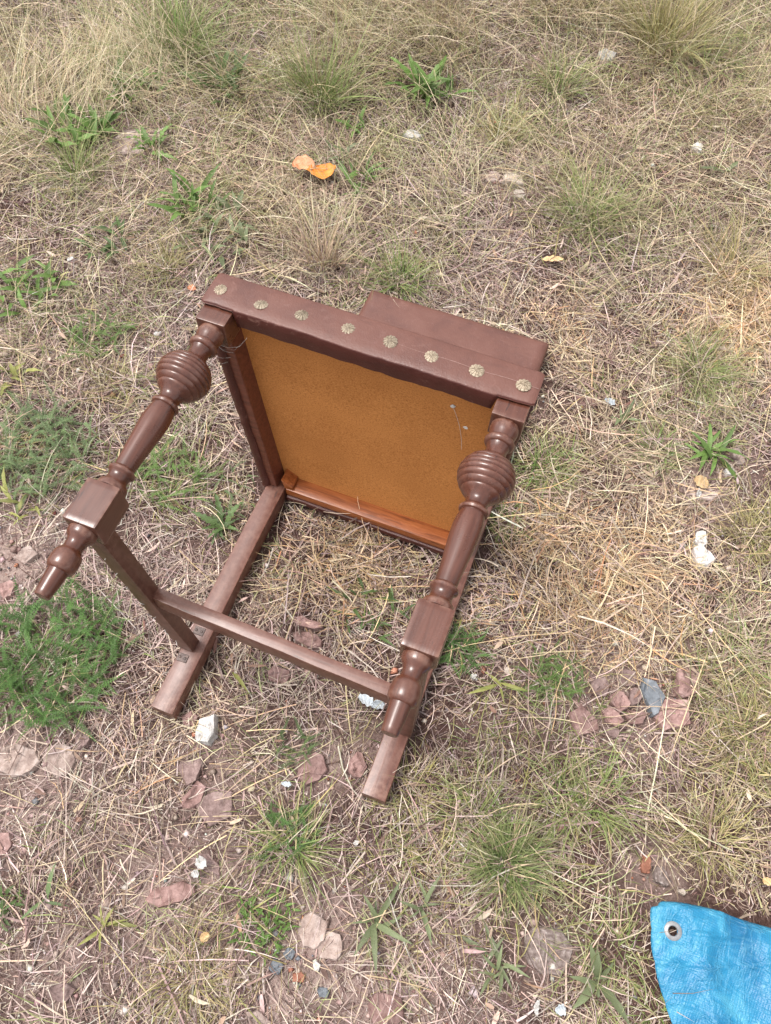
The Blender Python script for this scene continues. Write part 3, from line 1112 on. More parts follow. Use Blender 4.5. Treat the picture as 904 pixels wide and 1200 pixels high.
# underside board
bm = bmesh.new()
l0, l1 = xo(.041)+.0315, xo(D-.004)+.0315
prism(bm, [(l0, .0255, .041), (.44-l0, .0255, .041), (.44-l0, .0290, .041), (l0, .0290, .041)], [(l1, .0255, D-.029), (.44-l1, .0255, D-.029), (.44-l1, .0290, D-.029), (l1, .0290, D-.029)], 0)
tilt(bm)
link('seat_board', bm_mesh('seat_board', bm), M['board'], chair)


def backrest():
    bm = bmesh.new()
    x0, x1, y0, y1, z1 = .049, .413, .17, .477, .046
    nx, ny = 40, 34
    top = []
    for i in range(nx+1):
        row = []
        for k in range(ny+1):
            u, v = i/nx, k/ny
            x, y = x0+(x1-x0)*u, y0+(y1-y0)*v
            ed = min((x-x0), (x1-x), (y-y0), (y1-y))
            z = z1-.005*max(0, 1-ed/.010)**2+.004*math.sin(math.pi*u)*math.sin(math.pi*v)+(vnoise(x, y, .06, 61)-.5)*.002
            row.append(bm.verts.new((x, y, z)))
        top.append(row)
    for i in range(nx):
        for k in range(ny):
            bm.faces.new((top[i][k], top[i+1][k], top[i+1][k+1], top[i][k+1]))
    rim = [top[i][0] for i in range(nx)]+[top[nx][k] for k in range(ny)]+[top[i][ny] for i in range(nx, 0, -1)]+[top[0][k] for k in range(ny, 0, -1)]
    cx, cy = (x0+x1)/2, (y0+y1)/2
    prev = rim
    for off, z in ((.0022, .037), (.003, .022), (.0015, .006), (-.002, .001)):
        ring = []
        for v in rim:
            dx = off if v.co.x > x1-.001 else (-off if v.co.x < x0+.001 else 0)
            dy = off if v.co.y > y1-.001 else (-off if v.co.y < y0+.001 else 0)
            ring.append(bm.verts.new((v.co.x+dx, v.co.y+dy, z)))
        for k in range(len(rim)):
            j = (k+1) % len(rim)
            bm.faces.new((prev[j], prev[k], ring[k], ring[j]))
        prev = ring
    bm.faces.new(prev)
    link('backrest', bm_mesh('backrest', bm, angle=60), M['leather'], chair)


backrest()
# stitching line along the apron and brass rosette studs
bm = bmesh.new()
tube(bm, [(.002+.436*i/40, .0262+.0008*math.sin(i*.9), D+.0010) for i in range(41)], .0004)
tilt(bm)
link('seam', bm_mesh('seam', bm), M['thread'], chair)


def stud_mesh():
    bm = bmesh.new()
    n = 60
    c = bm.verts.new((0, 0, .0034))
    prev = None
    for j, (r, z) in enumerate(((.0012, .0036), (.0024, .0034), (.0048, .0030), (.0072, .0021), (.0087, .0008), (.0087, 0.))):
        ring = []
        for k in range(n):
            a = 2*math.pi*k/n
            pet = abs(math.cos(a*6))
            amp = (.1, .6, .9, 1, 1, 1)[j]
            ring.append(bm.verts.new((r*(1-.10*amp*(1-pet)*(j > 2))*math.cos(a), r*(1-.10*amp*(1-pet)*(j > 2))*math.sin(a), z*(1-.85*amp*(1-pet)**2))))
        if prev is None:
            for k in range(n):
                bm.faces.new((c, ring[k], ring[(k+1) % n]))
        else:
            for k in range(n):
                bm.faces.new((prev[k], ring[k], ring[(k+1) % n], prev[(k+1) % n]))
        prev = ring
    bm.faces.new(prev[::-1])
    return bm_mesh('stud', bm)


sm = stud_mesh()
sm.transform(Matrix.Scale(1.12, 4))
sm.materials.append(M['brass'])
for i, (x, y) in enumerate(((.016, .034), (.075, .031), (.130, .034), (.192, .035), (.248, .035), (.303, .033), (.361, .033), (.420, .033))):
    o = link('stud', sm, None, chair)
    p = RF((x, y-.0094, D+.0008))
    o.location = p
    o.rotation_euler = (TT+random.uniform(-.14, .14), random.uniform(-.14, .14), i*.37+random.random())
    q_ = random.uniform(.93, 1.06)
    o.scale = (q_, q_*random.uniform(.95, 1.05), q_*random.uniform(.7, 1.1))
# cobweb threads and fluff caught on the underside and legs
def web(pts, r=.00035):
    bm = bmesh.new()
    tube(bm, pts, r, 4)
    return link('cobweb', bm_mesh('cobweb', bm), M['web'], chair)


def on_plane_y(px, py, y):
    v = _d*CAM['f']+_r*(px-452)-_u*(py-600)
    return Vector(cpos+v*((y-cpos[1])/v[1]))


web([on_plane_y(*p, .0315) for p in ((531, 476), (535, 487), (539, 500), (541, 515), (541, 530), (539, 545), (536, 560))], .00025)
for p in ((531, 476), (546, 501), (492, 568)):
    bm = bmesh.new()
    bmesh.ops.create_icosphere(bm, subdivisions=2, radius=.0036)
    for v in bm.verts:
        v.co *= random.uniform(.6, 1.2)
        v.co.y *= .4
    bmesh.ops.translate(bm, verts=bm.verts, vec=on_plane_y(*p, .0322))
    link('fluff', bm_mesh('fluff', bm), M['web'], chair)
for s in range(7):
    z = .06+s*.05
    x = .043-(z-.036)*.0255/.38+.002
    web([(x-.002+.004*math.sin(s*2+j), -.3185-.003*math.sin(j*1.3+s), z+.010*j/2) for j in range(5)], .0005)
for s in range(3):
    web([(.030+.020*j/9, -.016-.008*s-.012*math.sin(math.pi*j/9)*(1+.4*s), .452-.0045*j) for j in range(10)], .00013)

web([RF((.062, -.004, D-.04)), RF((.052, -.010, D-.055)), RF((.040, -.020, D-.052)), RF((.026, -.034, D-.030)), RF((.020, -.040, D-.012))], .00016)
web([RF((.056, -.003, D-.05)), RF((.046, -.014, D-.060)), RF((.034, -.026, D-.050)), RF((.016, -.036, D-.016))], .00013)

# ------------------------------------------------------------------ tarp
def tarp():
    t = empty('tarpaulin', (.95, -.55, 0), 'corner of a crumpled bright blue tarpaulin with a metal eyelet', 'tarp')
    ex, ey = .852, -.422
    E0 = at(789, 1091, .030)
    ex, ey = E0[0], E0[1]
    C = at(763, 1056, .022)
    top = [at(763, 1056, .022), at(800, 1058, .032), at(840, 1066, .036), at(872, 1078, .034), at(910, 1089, .03), at(1000, 1112, .03), at(1130, 1130, .03)]
    lef = [at(763, 1056, .022), at(762, 1080, .026), at(764, 1110, .027), at(772, 1150, .026), at(784, 1188, .024), at(800, 1235, .02), at(830, 1330, .02)]

    def interp(P, u):
        P = np.array(P)
        d = np.concatenate([[0], np.cumsum(np.linalg.norm(np.diff(P, axis=0), axis=1))])
        s = u*d[-1]
        return np.array([np.interp(s, d, P[:, i]) for i in range(3)])
    n = 150
    T = np.array([interp(top, i/n) for i in range(n+1)])
    Lf = np.array([interp(lef, i/n) for i in range(n+1)])
    for A in (T, Lf):
        for _ in range(14):
            A[1:-1] = (A[:-2]+2*A[1:-1]+A[2:])/4
    V = T[:, None]+Lf[None]-T[0]
    ii, jj = np.meshgrid(np.arange(n+1), np.arange(n+1), indexing='ij')
    dd = (T[8]-T[0])/np.linalg.norm(T[8]-T[0])+(Lf[8]-Lf[0])/np.linalg.norm(Lf[8]-Lf[0])
    V += dd*(.0075*np.exp(-(ii**2+jj**2)/9.))[..., None]
    X, Y = V[..., 0], V[..., 1]
    u, v = np.meshgrid(np.linspace(0, 1, n+1), np.linspace(0, 1, n+1), indexing='ij')
    q = X*.9+Y*.5
    s = -X*.35+Y
    Z = .03+.012*(vnoise(X, Y, .11, 71)-.5)+.007*(1-np.abs(2*vnoise(q*2, s*.6, .07, 72)-1))**3+.004*(1-np.abs(2*vnoise(q*.7, s*2, .06, 73)-1))**4+.003*(vnoise(X, Y, .022, 74)-.5)+.0015*(vnoise(X, Y, .009, 75)-.5)
    ed = np.minimum(u, v)
    Z -= .012*np.exp(-ed*30)
    de = np.hypot(X-ex, Y-ey)
    Z = np.where(de < .03, Z*np.clip(de-.014, 0, .016)/.016+(.0285)*(1-np.clip(de-.014, 0, .016)/.016), Z)
    V[..., 2] = Z
    bm = bmesh.new()
    G = [[bm.verts.new(V[i, j]) for j in range(n+1)] for i in range(n+1)]
    for i in range(n):
        for j in range(n):
            c = (V[i, j]+V[i+1, j+1])/2
            if math.hypot(c[0]-ex, c[1]-ey) < .0068:
                continue
            bm.faces.new((G[i][j], G[i+1][j], G[i+1][j+1], G[i][j+1]))
    me = bm_mesh('sheet', bm, angle=70)
    o = link('sheet', me, M['tarp'], t)
    sd_ = o.modifiers.new('thickness', 'SOLIDIFY')
    sd_.thickness = .0012
    sd_.offset = -1
    o.matrix_parent_inverse = Matrix.Translation((-.95, .55, 0))
    # welded hem along both edges
    bm = bmesh.new()
    for A, B in ((T, Lf), (Lf, T)):
        off = (B[6]-B[0])
        pass
    bm.free()
    bm = bmesh.new()
    prof = [(.0062, -.003), (.0062, .0012), (.0072, .0022), (.0098, .0020), (.0118, .0008), (.0122, -.0006)]
    m = 48
    prev = None
    for r, z in prof:
        ring = [bm.verts.new((r*math.cos(2*math.pi*k/m), r*math.sin(2*math.pi*k/m), z)) for k in range(m)]
        if prev:
            for k in range(m):
                bm.faces.new((prev[k], prev[(k+1) % m], ring[(k+1) % m], ring[k]))
        prev = ring
    o = link('eyelet', bm_mesh('eyelet', bm), M['eyelet'], t)
    o.location = (ex-.95, ey+.55, .0296)
    o.rotation_euler = (.05, -.04, 0)


tarp()

# ------------------------------------------------------------------ stones and scraps
def stone(name, px, py, wpx, hpx, ang, mat, label, cat, th=.02, group=None, seed=None, flat=.5, sides=8):
    """angular flat rubble piece: wpx x hpx is its extent in the photograph, ang its turn"""
    rnd = random.Random(seed if seed is not None else int(px*7+py*13))
    zt = th*.45
    c = at(px, py, zt)
    k = np.linalg.norm(at(px+5, py, zt)-at(px-5, py, zt))/10
    ky = np.linalg.norm(at(px, py+5, zt)-at(px, py-5, zt))/10
    a, b = wpx*k/2, hpx*ky/2
    bm = bmesh.new()
    sides = rnd.choice((5, 5, 6, 6, 7))
    angs = sorted((2*math.pi*(i+rnd.uniform(-.33, .33))/sides)+rnd.uniform(0, .3) for i in range(sides))
    rad = [rnd.uniform(.86, 1.28) for _ in angs]
    if name in ('brick_fragment', 'stone_slab', 'concrete_piece'):
        sides = 10
        angs = [2*math.pi*(i+.5+rnd.uniform(-.3, .3))/sides for i in range(sides)]
        rad = [rnd.uniform(.86, 1.08)*(abs(math.cos(t))**3.2+abs(math.sin(t))**3.2)**(-1/3.2) for t in angs]
    th *= .95
    tx, ty = rnd.uniform(-.25, .25), rnd.uniform(-.25, .25)
    lev = [(1.02, -.5), (1.05, .0), (1.0, .8), (.95, .98), (.5, 1.0)]
    prev = None
    for s, z in lev:
        ring = [bm.verts.new((a*s*r*math.cos(t), b*s*r*math.sin(t), th*(z+(rnd.uniform(-.1, .1)+tx*math.cos(t)+ty*math.sin(t))*(z > .1)))) for t, r in zip(angs, rad)]
        if prev:
            for i in range(sides):
                j = (i+1) % sides
                bm.faces.new((prev[i], prev[j], ring[j], ring[i]))
        else:
            bm.faces.new(ring[::-1])
        prev = ring
    top = bm.verts.new((0, 0, th*(1+rnd.uniform(-.05, .1))))
    for i in range(sides):
        bm.faces.new((prev[i], prev[(i+1) % sides], top))
    bmesh.ops.subdivide_edges(bm, edges=bm.edges[:], cuts=3, use_grid_fill=True)
    sc = max(a, b)
    for v in bm.verts:
        n = Vector((vnoise(v.co.x+px, v.co.y+v.co.z, sc*.5, 81)-.5, vnoise(v.co.y+py, v.co.x-v.co.z, sc*.5, 82)-.5, vnoise(v.co.x+py, v.co.y+px, sc*.35, 83)-.5))
        f = vnoise(v.co.x+px, v.co.y+v.co.z, sc*.2, 84)-.5
        v.co += Vector((n.x*sc*.12+f*sc*.07, n.y*sc*.12-f*sc*.07, n.z*th*.22+f*th*.2))
    o = link(name, bm_mesh(name, bm, angle=28), mat, None)
    o.location = (c[0], c[1], float(relief(np.array(c[0]), np.array(c[1])))-th*(.05 if mat in (M['plaster'], M['creamstone']) else .28))
    o.rotation_euler = (rnd.uniform(-.06, .06), rnd.uniform(-.06, .06), ang)
    return tag(o, label, cat, group)


P_, V_, SL, GS, WP, CR = M['pinkstone'], M['mauvestone'], M['paleslab'], M['greystone'], M['plaster'], M['creamstone']
for row in (
    ('stone', 685, 843, 40, 34, -.5, P_, 'broad flat pink stone at the left end of the rubble group right of the chair', 'stone', .016),
    ('stone', 704, 803, 20, 26, .3, V_, 'small mauve stone at the upper left of the rubble group right of the chair', 'stone', .016),
    ('stone', 727, 821, 22, 25, .2, P_, 'rounded pink stone just left of the blue grey stone in the rubble group', 'stone', .02),
    ('stone', 746, 816, 13, 24, 0, V_, 'narrow mauve stone touching the left side of the blue grey stone', 'stone', .016),
    ('stone', 764, 814, 25, 40, .25, GS, 'upright blue grey stone in the middle of the pink rubble group', 'stone', .022),
    ('stone', 719, 839, 26, 18, -.4, P_, 'small oblong pink stone below the rounded pink one in the rubble group', 'stone', .016),
    ('stone', 746, 839, 22, 20, .1, P_, 'pale pink stone directly below the blue grey stone', 'stone', .015),
    ('stone', 738, 794, 26, 18, 0, V_, 'dull mauve stone half sunk above the blue grey stone', 'stone', .012),
    ('stone', 806, 800, 36, 36, -.5, P_, 'jagged pink stone at the upper right end of the rubble group', 'stone', .022),
    ('stone', 790, 836, 34, 44, -.5, P_, 'flat pale pink stone below the jagged pink one at the rubble right end', 'stone', .016),
    ('stone', 718, 856, 22, 14, .2, V_, 'low mauve stone sunk at the bottom edge of the rubble group', 'stone', .012),
    ('stone_slab', 20, 891, 48, 40, .2, SL, 'pale sandy stone slab at the left edge below the yarrow clump', 'stone slab', .014),
    ('stone_slab', 68, 890, 42, 36, -.1, SL, 'pale sandy stone slab separated from its left neighbour by a dark crack', 'stone slab', .013),
    ('stone', 96, 864, 20, 24, .1, V_, 'small mauve stone below the lower right edge of the yarrow clump', 'stone', .018),
    ('stone', 241, 857, 24, 36, .1, WP, 'chalky white stone just right of the shorter straight leg foot', 'stone', .022),
    ('stone', 222, 902, 28, 30, .3, V_, 'dull mauve stone below the chalky white stone', 'stone', .014),
    ('stone', 226, 934, 22, 36, -.2, P_, 'egg shaped pink stone between two flat mauve stones', 'stone', .02),
    ('stone', 253, 945, 42, 40, .4, V_, 'flat mauve stone right of the egg shaped pink stone', 'stone', .012),
    ('brick_fragment', 198, 1049, 56, 24, .6, P_, 'long pink brick fragment lying aslant in the lower left straw', 'brick fragment', .02),
    ('stone', 245, 1013, 34, 18, -.2, V_, 'flat mauve stone beside the white paper flake', 'stone', .010),
    ('stone', 366, 901, 30, 36, .1, P_, 'flat pink stone left of the longer straight leg foot', 'stone', .014),
    ('stone', 418, 897, 20, 30, .1, P_, 'pitted pink stone touching the longer straight leg foot', 'stone', .018),
    ('brick_fragment', 360, 728, 36, 12, .05, P_, 'thin pink brick fragment under the chair, upper of a stacked pair', 'brick fragment', .018),
    ('brick_fragment', 360, 748, 36, 18, .05, P_, 'thick pink brick fragment under the chair, lower of a stacked pair', 'brick fragment', .02),
    ('stone', 325, 790, 28, 20, .0, P_, 'low pink stone below the cross stretcher between the straight legs', 'stone', .014),
    ('stone', 222, 842, 18, 18, .4, P_, 'small pink stone beside the dark side of the shorter leg foot', 'stone', .014),
    ('stone', 215, 795, 14, 18, .4, P_, 'little pink stone tucked left of the metal plated leg', 'stone', .014),
    ('stone_slab', 452, 1184, 42, 40, .3, P_, 'pink stone slab at the bottom edge of the view', 'stone slab', .016),
    ('stone_slab', 366, 1090, 34, 44, .3, SL, 'pale upright slab of crumbling mortar in the lower bare patch', 'stone slab', .012),
    ('stone_slab', 388, 1110, 32, 34, .2, SL, 'pale pinkish slab right of the crumbling mortar in the lower bare patch', 'stone slab', .010),
    ('stone', 323, 1134, 17, 20, .2, GS, 'blue grey stone at the left of the lower bare patch', 'stone', .012),
    ('stone', 378, 1163, 14, 14, .2, GS, 'small dark blue grey stone at the bottom of the lower bare patch', 'stone', .012),
    ('stone', 338, 1117, 13, 15, .2, GS, 'pale blue grey pebble above the larger blue grey stone', 'stone', .010),
    ('stone', 371, 1132, 11, 12, .4, WP, 'white plaster chip in the middle of the lower bare patch', 'stone', .010),
    ('stone', 350, 1146, 16, 14, .4, M['terracotta'], 'orange terracotta crumb in the lower bare patch', 'stone', .010),
    ('concrete_piece', 642, 1114, 54, 60, .2, M['concrete'], 'grey speckled concrete slab sunk in soil left of the tarpaulin', 'concrete', .011),
    ('plaster_lump', 823, 653, 30, 22, -.3, WP, 'larger white plaster lump right of the straw heap', 'plaster lump', .02),
    ('plaster_lump', 822, 632, 13, 20, -.1, WP, 'smaller white plaster lump just above the larger one', 'plaster lump', .018),
    ('stone', 800, 639, 9, 7, 0, WP, 'tiny white chip left of the two plaster lumps', 'stone', .008),
    ('stone', 862, 537, 20, 16, .3, SL, 'pale knobbly stone beside the right plantain rosette', 'stone', .014),
    ('stone', 853, 555, 12, 8, .3, WP, 'white chip under the pale knobbly stone at the right', 'stone', .010),
    ('stone', 822, 575, 40, 26, .1, SL, 'low pale dirt crusted stone below the right plantain rosette', 'stone', .008),
    ('stone', 819, 578, 7, 12, .1, WP, 'narrow white chip on the low dirt crusted stone', 'stone', .014),
    ('stone', 484, 156, 22, 12, .1, WP, 'white stone below the bright rosette in the far grass', 'stone', .016),
    ('stone', 603, 210, 26, 15, .1, CR, 'cream stone in the pale bare patch behind the chair', 'stone', .018),
    ('stone', 578, 205, 18, 14, .1, SL, 'pale stone left of the cream stone behind the chair', 'stone', .010),
    ('stone', 608, 228, 16, 10, .1, CR, 'small cream stone below the larger cream stone', 'stone', .012),
    ('stone', 712, 64, 18, 12, .1, WP, 'white stone near the top of the far lawn', 'stone', .014),
    ('stone', 818, 172, 13, 10, .1, WP, 'white stone in the dark hollow at the far right', 'stone', .014),
    ('stone', 150, 164, 46, 26, .1, SL, 'pale worn stone patch in the far left grass', 'stone', .006),
    ('stone', 84, 306, 8, 7, .1, WP, 'white chip near the broad leaved weed at the left edge', 'stone', .008),
    ('stone', 185, 391, 8, 7, .1, WP, 'white chip left of the reeded bulb of the raised leg', 'stone', .008),
    ('stone', 175, 428, 10, 8, .1, P_, 'pink chip below the white chip left of the reeded bulb', 'stone', .008),
    ('stone', 779, 1027, 22, 26, .1, M['concrete'], 'crumbly pale grey lump above the tarpaulin corner', 'stone', .014),
    ('brick_fragment', 760, 1011, 10, 24, .1, M['terracotta'], 'orange brown brick splinter above the tarpaulin corner', 'brick fragment', .014),
    ('pebble', 802, 1045, 8, 7, .1, CR, 'round cream pebble at the upper edge of the tarpaulin', 'pebble', .008),
    ('pebble', 145, 880, 6, 6, .1, WP, 'white pebble beside the mauve stone below the yarrow', 'pebble', .006),
    ('pebble', 417, 987, 7, 7, .1, WP, 'white pebble below the longer straight leg foot', 'pebble', .007),
    ('pebble', 556, 792, 9, 8, .1, WP, 'white pebble beside the yellow green leaf right of the chair', 'pebble', .009),
    ('pebble', 596, 785, 9, 8, .1, CR, 'cream pebble above the yellow green leaf right of the chair', 'pebble', .007),
    ('stone', 30, 650, 26, 20, .2, SL, 'larger pale stone in the gravel under the raised leg foot', 'stone', .012),
    ('stone', 8, 690, 24, 20, .5, P_, 'pale pink stone at the left edge below the gravel patch', 'stone', .012),
    ('stone', 690, 470, 26, 12, .2, P_, 'pinkish stone right of the seat beside the blue scrap', 'stone', .008),
    ('stone', 5, 990, 22, 34, .2, P_, 'pink stone cut by the left edge of the view', 'stone', .012),
    ('stone', 70, 1165, 30, 26, .2, V_, 'grey mauve stone sunk in the bottom left corner soil', 'stone', .010),
    ('stone', 300, 1195, 36, 22, .2, SL, 'pale stone at the bottom edge below the olive tuft', 'stone', .012),
):
    name, px, py, w, h, a, mt, lab, cat, th = row
    stone(name, px, py, w, h, a, mt, lab, cat, th)


def flake(name, px, py, w, h, ang, mat, label, cat, curl=.3, z=.014, fold=0.):
    """thin curled scrap or leaf with real thickness"""
    c = at(px, py, z)
    k = np.linalg.norm(at(px+5, py, z)-at(px-5, py, z))/10
    ky = np.linalg.norm(at(px, py+5, z)-at(px, py-5, z))/10
    a, b = w*k/2, h*ky/2
    bm = bmesh.new()
    n, m = 14, 8
    rnd = random.Random(int(px+py))
    G = []
    for i in range(n+1):
        u = -1+2*i/n
        wd = ((1-abs(u)**2.2)**.6*(.92+.08*math.sin(i*1.1)) if cat != 'paper scrap' and cat != 'foil scrap' else min(1, .45+.62*(1+u), 1.9*(1-u)+.15)*(.9+.1*math.sin(i*5.3)))+.02
        G.append([bm.verts.new((a*u, b*wd*(-1+2*j/m)*(1+.03*math.sin(i*1.3+j)), b*curl*((-1+2*j/m)**2)*wd+a*fold*u*u+.0012*math.sin(i*1.7+j*1.1))) for j in range(m+1)])
    for i in range(n):
        for j in range(m):
            bm.faces.new((G[i][j], G[i+1][j], G[i+1][j+1], G[i][j+1]))
    o = link(name, bm_mesh(name, bm, angle=80), mat)
    s = o.modifiers.new('thickness', 'SOLIDIFY')
    s.thickness = .0006
    o.location = (c[0], c[1], c[2])
    o.rotation_euler = (rnd.uniform(-.2, .2), rnd.uniform(-.2, .2), ang)
    return tag(o, label, cat) if label else o


lf = at(366, 199, .016)
leaf = empty('dead_leaf', (lf[0], lf[1], .016), 'fallen orange and pink leaf in the grass behind the chair', 'leaf')
a = flake('leaf_blade', 377, 202, 26, 24, -.9, M['leaf_orange'], None, None, .35, .022)
b = flake('leaf_blade', 356, 194, 28, 15, .1, M['leaf_pink'], None, None, .5, .026)
b['label'] = 'curled pinkish half of the leaf'
for o in (a, b):
    o.location = Vector(o.location)-Vector(leaf.location)
    o.parent = leaf
flake('paper_scrap', 236, 1011, 13, 17, 1.0, M['plaster'], 'white paper flake beside a flat mauve stone at the lower left', 'paper scrap', .3, .016)
flake('paper_scrap', 229, 1024, 9, 10, .4, M['plaster'], 'small white paper flake below the larger white flake', 'paper scrap', .3, .012)
flake('paper_scrap', 657, 1183, 13, 15, .5, M['paper'], 'folded bluish white paper scrap beside the plantain near the tarpaulin', 'paper scrap', .5, .016)
flake('paper_scrap', 629, 1181, 6, 20, .1, M['plaster'], 'narrow white paper strip at the bottom edge left of the scrap', 'paper scrap', .3, .012)
flake('foil_scrap', 429, 821, 20, 13, -.2, M['paper'], 'crumpled bluish foil scrap under the end of the cross stretcher', 'foil scrap', .6, .014)
flake('foil_scrap', 443, 826, 16, 12, .5, M['paper'], 'smaller crumpled foil scrap touching the turned leg shadow', 'foil scrap', .6, .012)
flake('paper_scrap', 336, 919, 12, 7, .2, M['paper'], 'grey blue flake beside the flat pink stone at the leg foot', 'paper scrap', .3, .012)
flake('paper_scrap', 715, 471, 13, 8, -.2, M['paper'], 'pale blue scrap right of the seat above a small grey green plant', 'paper scrap', .3, .014)
flake('dead_leaf', 822, 565, 18, 13, -.5, M['leaf_tan'], 'curled tan leaf above the dirt crusted stone at the right', 'leaf', .3, .018)
flake('dead_leaf', 900, 1033, 12, 10, .2, M['leaf_tan'], 'pale yellow leaf at the right edge above the tarpaulin', 'leaf', .2, .016)
flake('dead_leaf', 648, 304, 24, 8, .2, M['leaf_tan'], 'tan dry leaf in the straw behind the backrest', 'leaf', .3, .016)
flake('dead_leaf', 240, 1098, 12, 12, 1.1, M['leaf_tan'], 'curled tan leaf below the long pink brick fragment', 'leaf', .3, .014)
flake('dead_leaf', 225, 338, 10, 7, .3, M['leaf_pink'], 'small pink leaf scrap left of the seat corner', 'leaf', .3, .012)

# ------------------------------------------------------------------ weeds
def lance_leaf(L, w, arch, rise, wavy=0, teeth=0, nseg=9):
    """lanceolate leaf along +x with a keel"""
    bm = bmesh.new()
    rows = []
    x = z = 0.
    e = rise
    for i in range(nseg+1):
        u = i/nseg
        ww = w*.5*(math.sin(math.pi*min(1, (.10+.9*u)))**.8*(1-.25*u))+.0004
        if u < .25:
            ww *= .35+.65*u/.25
        if teeth and i % 2:
            ww *= 1-teeth
        if i == nseg:
            ww = .0003
        k = wavy*w*math.sin(i*1.9)
        rows.append([bm.verts.new((x, -ww, z+ww*.35+k)), bm.verts.new((x, 0, z)), bm.verts.new((x, ww, z+ww*.35-k))])
        x += math.cos(e)*L/nseg
        z += math.sin(e)*L/nseg
        e -= arch/nseg
    for a, b in zip(rows, rows[1:]):
        for j in (0, 1):
            bm.faces.new((a[j], a[j+1], b[j+1], b[j]))
    return bm_mesh('leaf', bm, angle=50)


def feather_leaf(L, w, arch, rise, pairs=13):
    """yarrow leaf: a curved rib with pairs of finely cut leaflets"""
    bm = bmesh.new()
    x = z = 0.
    e = rise
    prev = None
    for i in range(pairs+1):
        u = i/pairs
        p = Vector((x, 0, z))
        hw = .008
        q = (bm.verts.new(p+Vector((0, -hw, 0))), bm.verts.new(p+Vector((0, hw, 0))))
        if prev:
            bm.faces.new((prev[0], prev[1], q[1], q[0]))
        prev = q
        ll = w*.5*(math.sin(math.pi*(.12+.82*u))**.8)
        for s in (-1, 1):
            for dx, f, zz in ((.25, 1., .25), (.75, .8, .5), (-.05, .75, .05)):
                tip = p+Vector((ll*f*dx, s*ll*f, ll*f*zz))
                bw = ll*.07+.0035
                bm.faces.new((bm.verts.new(p+Vector((-bw, 0, 0))), bm.verts.new(p+Vector((bw, 0, 0))), bm.verts.new(tip+Vector((bw*.5, 0, 0))), bm.verts.new(tip+Vector((-bw*.3, 0, 0)))))
        x += math.cos(e)*L/pairs
        z += math.sin(e)*L/pairs
        e -= arch/pairs
    return bm_mesh('leaf', bm, smooth=False)


LEAVES = {}


def leaf_set(key, fn, mat):
    if key not in LEAVES:
        ms = fn()
        for m in ms:
            m.materials.append(M[mat])
        LEAVES[key] = ms
    return LEAVES[key]


def weed(name, px, py, label, cat, kind, n, size, mat, spread=0., el=(.1, .7), group=None):
    """a plant of n leaves around a root (spread: the roots wander over a patch of that radius)"""
    c = at(px, py, .01)
    root = empty(name, (c[0], c[1], float(relief(np.array(c[0]), np.array(c[1])))), label, cat, group)
    if kind == 'lance':
        ms = leaf_set(('lance', mat), lambda: [lance_leaf(1, .14, a, r, .12) for a, r in ((.9, .7), (1.2, .9), (.6, .4))], mat)
    elif kind == 'broad':
        ms = leaf_set(('broad', mat), lambda: [lance_leaf(1, .22, a, r, .1) for a, r in ((.9, .8), (1.2, 1.), (.5, .5))], mat)
    elif kind == 'tooth':
        ms = leaf_set(('tooth', mat), lambda: [lance_leaf(1, .26, a, r, .1, .45, 13) for a, r in ((.9, .7), (1.3, .9), (.6, .4))], mat)
    else:
        ms = leaf_set(('feather', mat), lambda: [feather_leaf(1, .155, a, r, 15) for a, r in ((1., .9), (1.4, 1.15), (.6, .45))], mat)
    rnd = random.Random(int(px*3+py))
    a0 = rnd.uniform(0, 6.28)
    n = n if kind == 'feather' or n < 14 else int(n*1.4)
    for i in range(n):
        o = link('leaf', ms[i % len(ms)], None, root)
        a = a0+i*2.399+rnd.uniform(-.3, .3)
        rr = spread*math.sqrt(rnd.random())
        aa = rnd.uniform(0, 6.28)
        x, y = rr*math.cos(aa), rr*math.sin(aa)
        dz = float(relief(np.array(c[0]+x), np.array(c[1]+y)))-root.location.z
        o.location = (x, y, dz+.006)
        s = size*(.74 if kind == 'feather' else .95)*rnd.uniform(.5, 1.15)
        o.scale = (s, s*rnd.uniform(.8, 1.15), s)
        o.rotation_euler = (rnd.uniform(-.35, .35), -rnd.uniform(*el)*.5+.15, a)
    return root


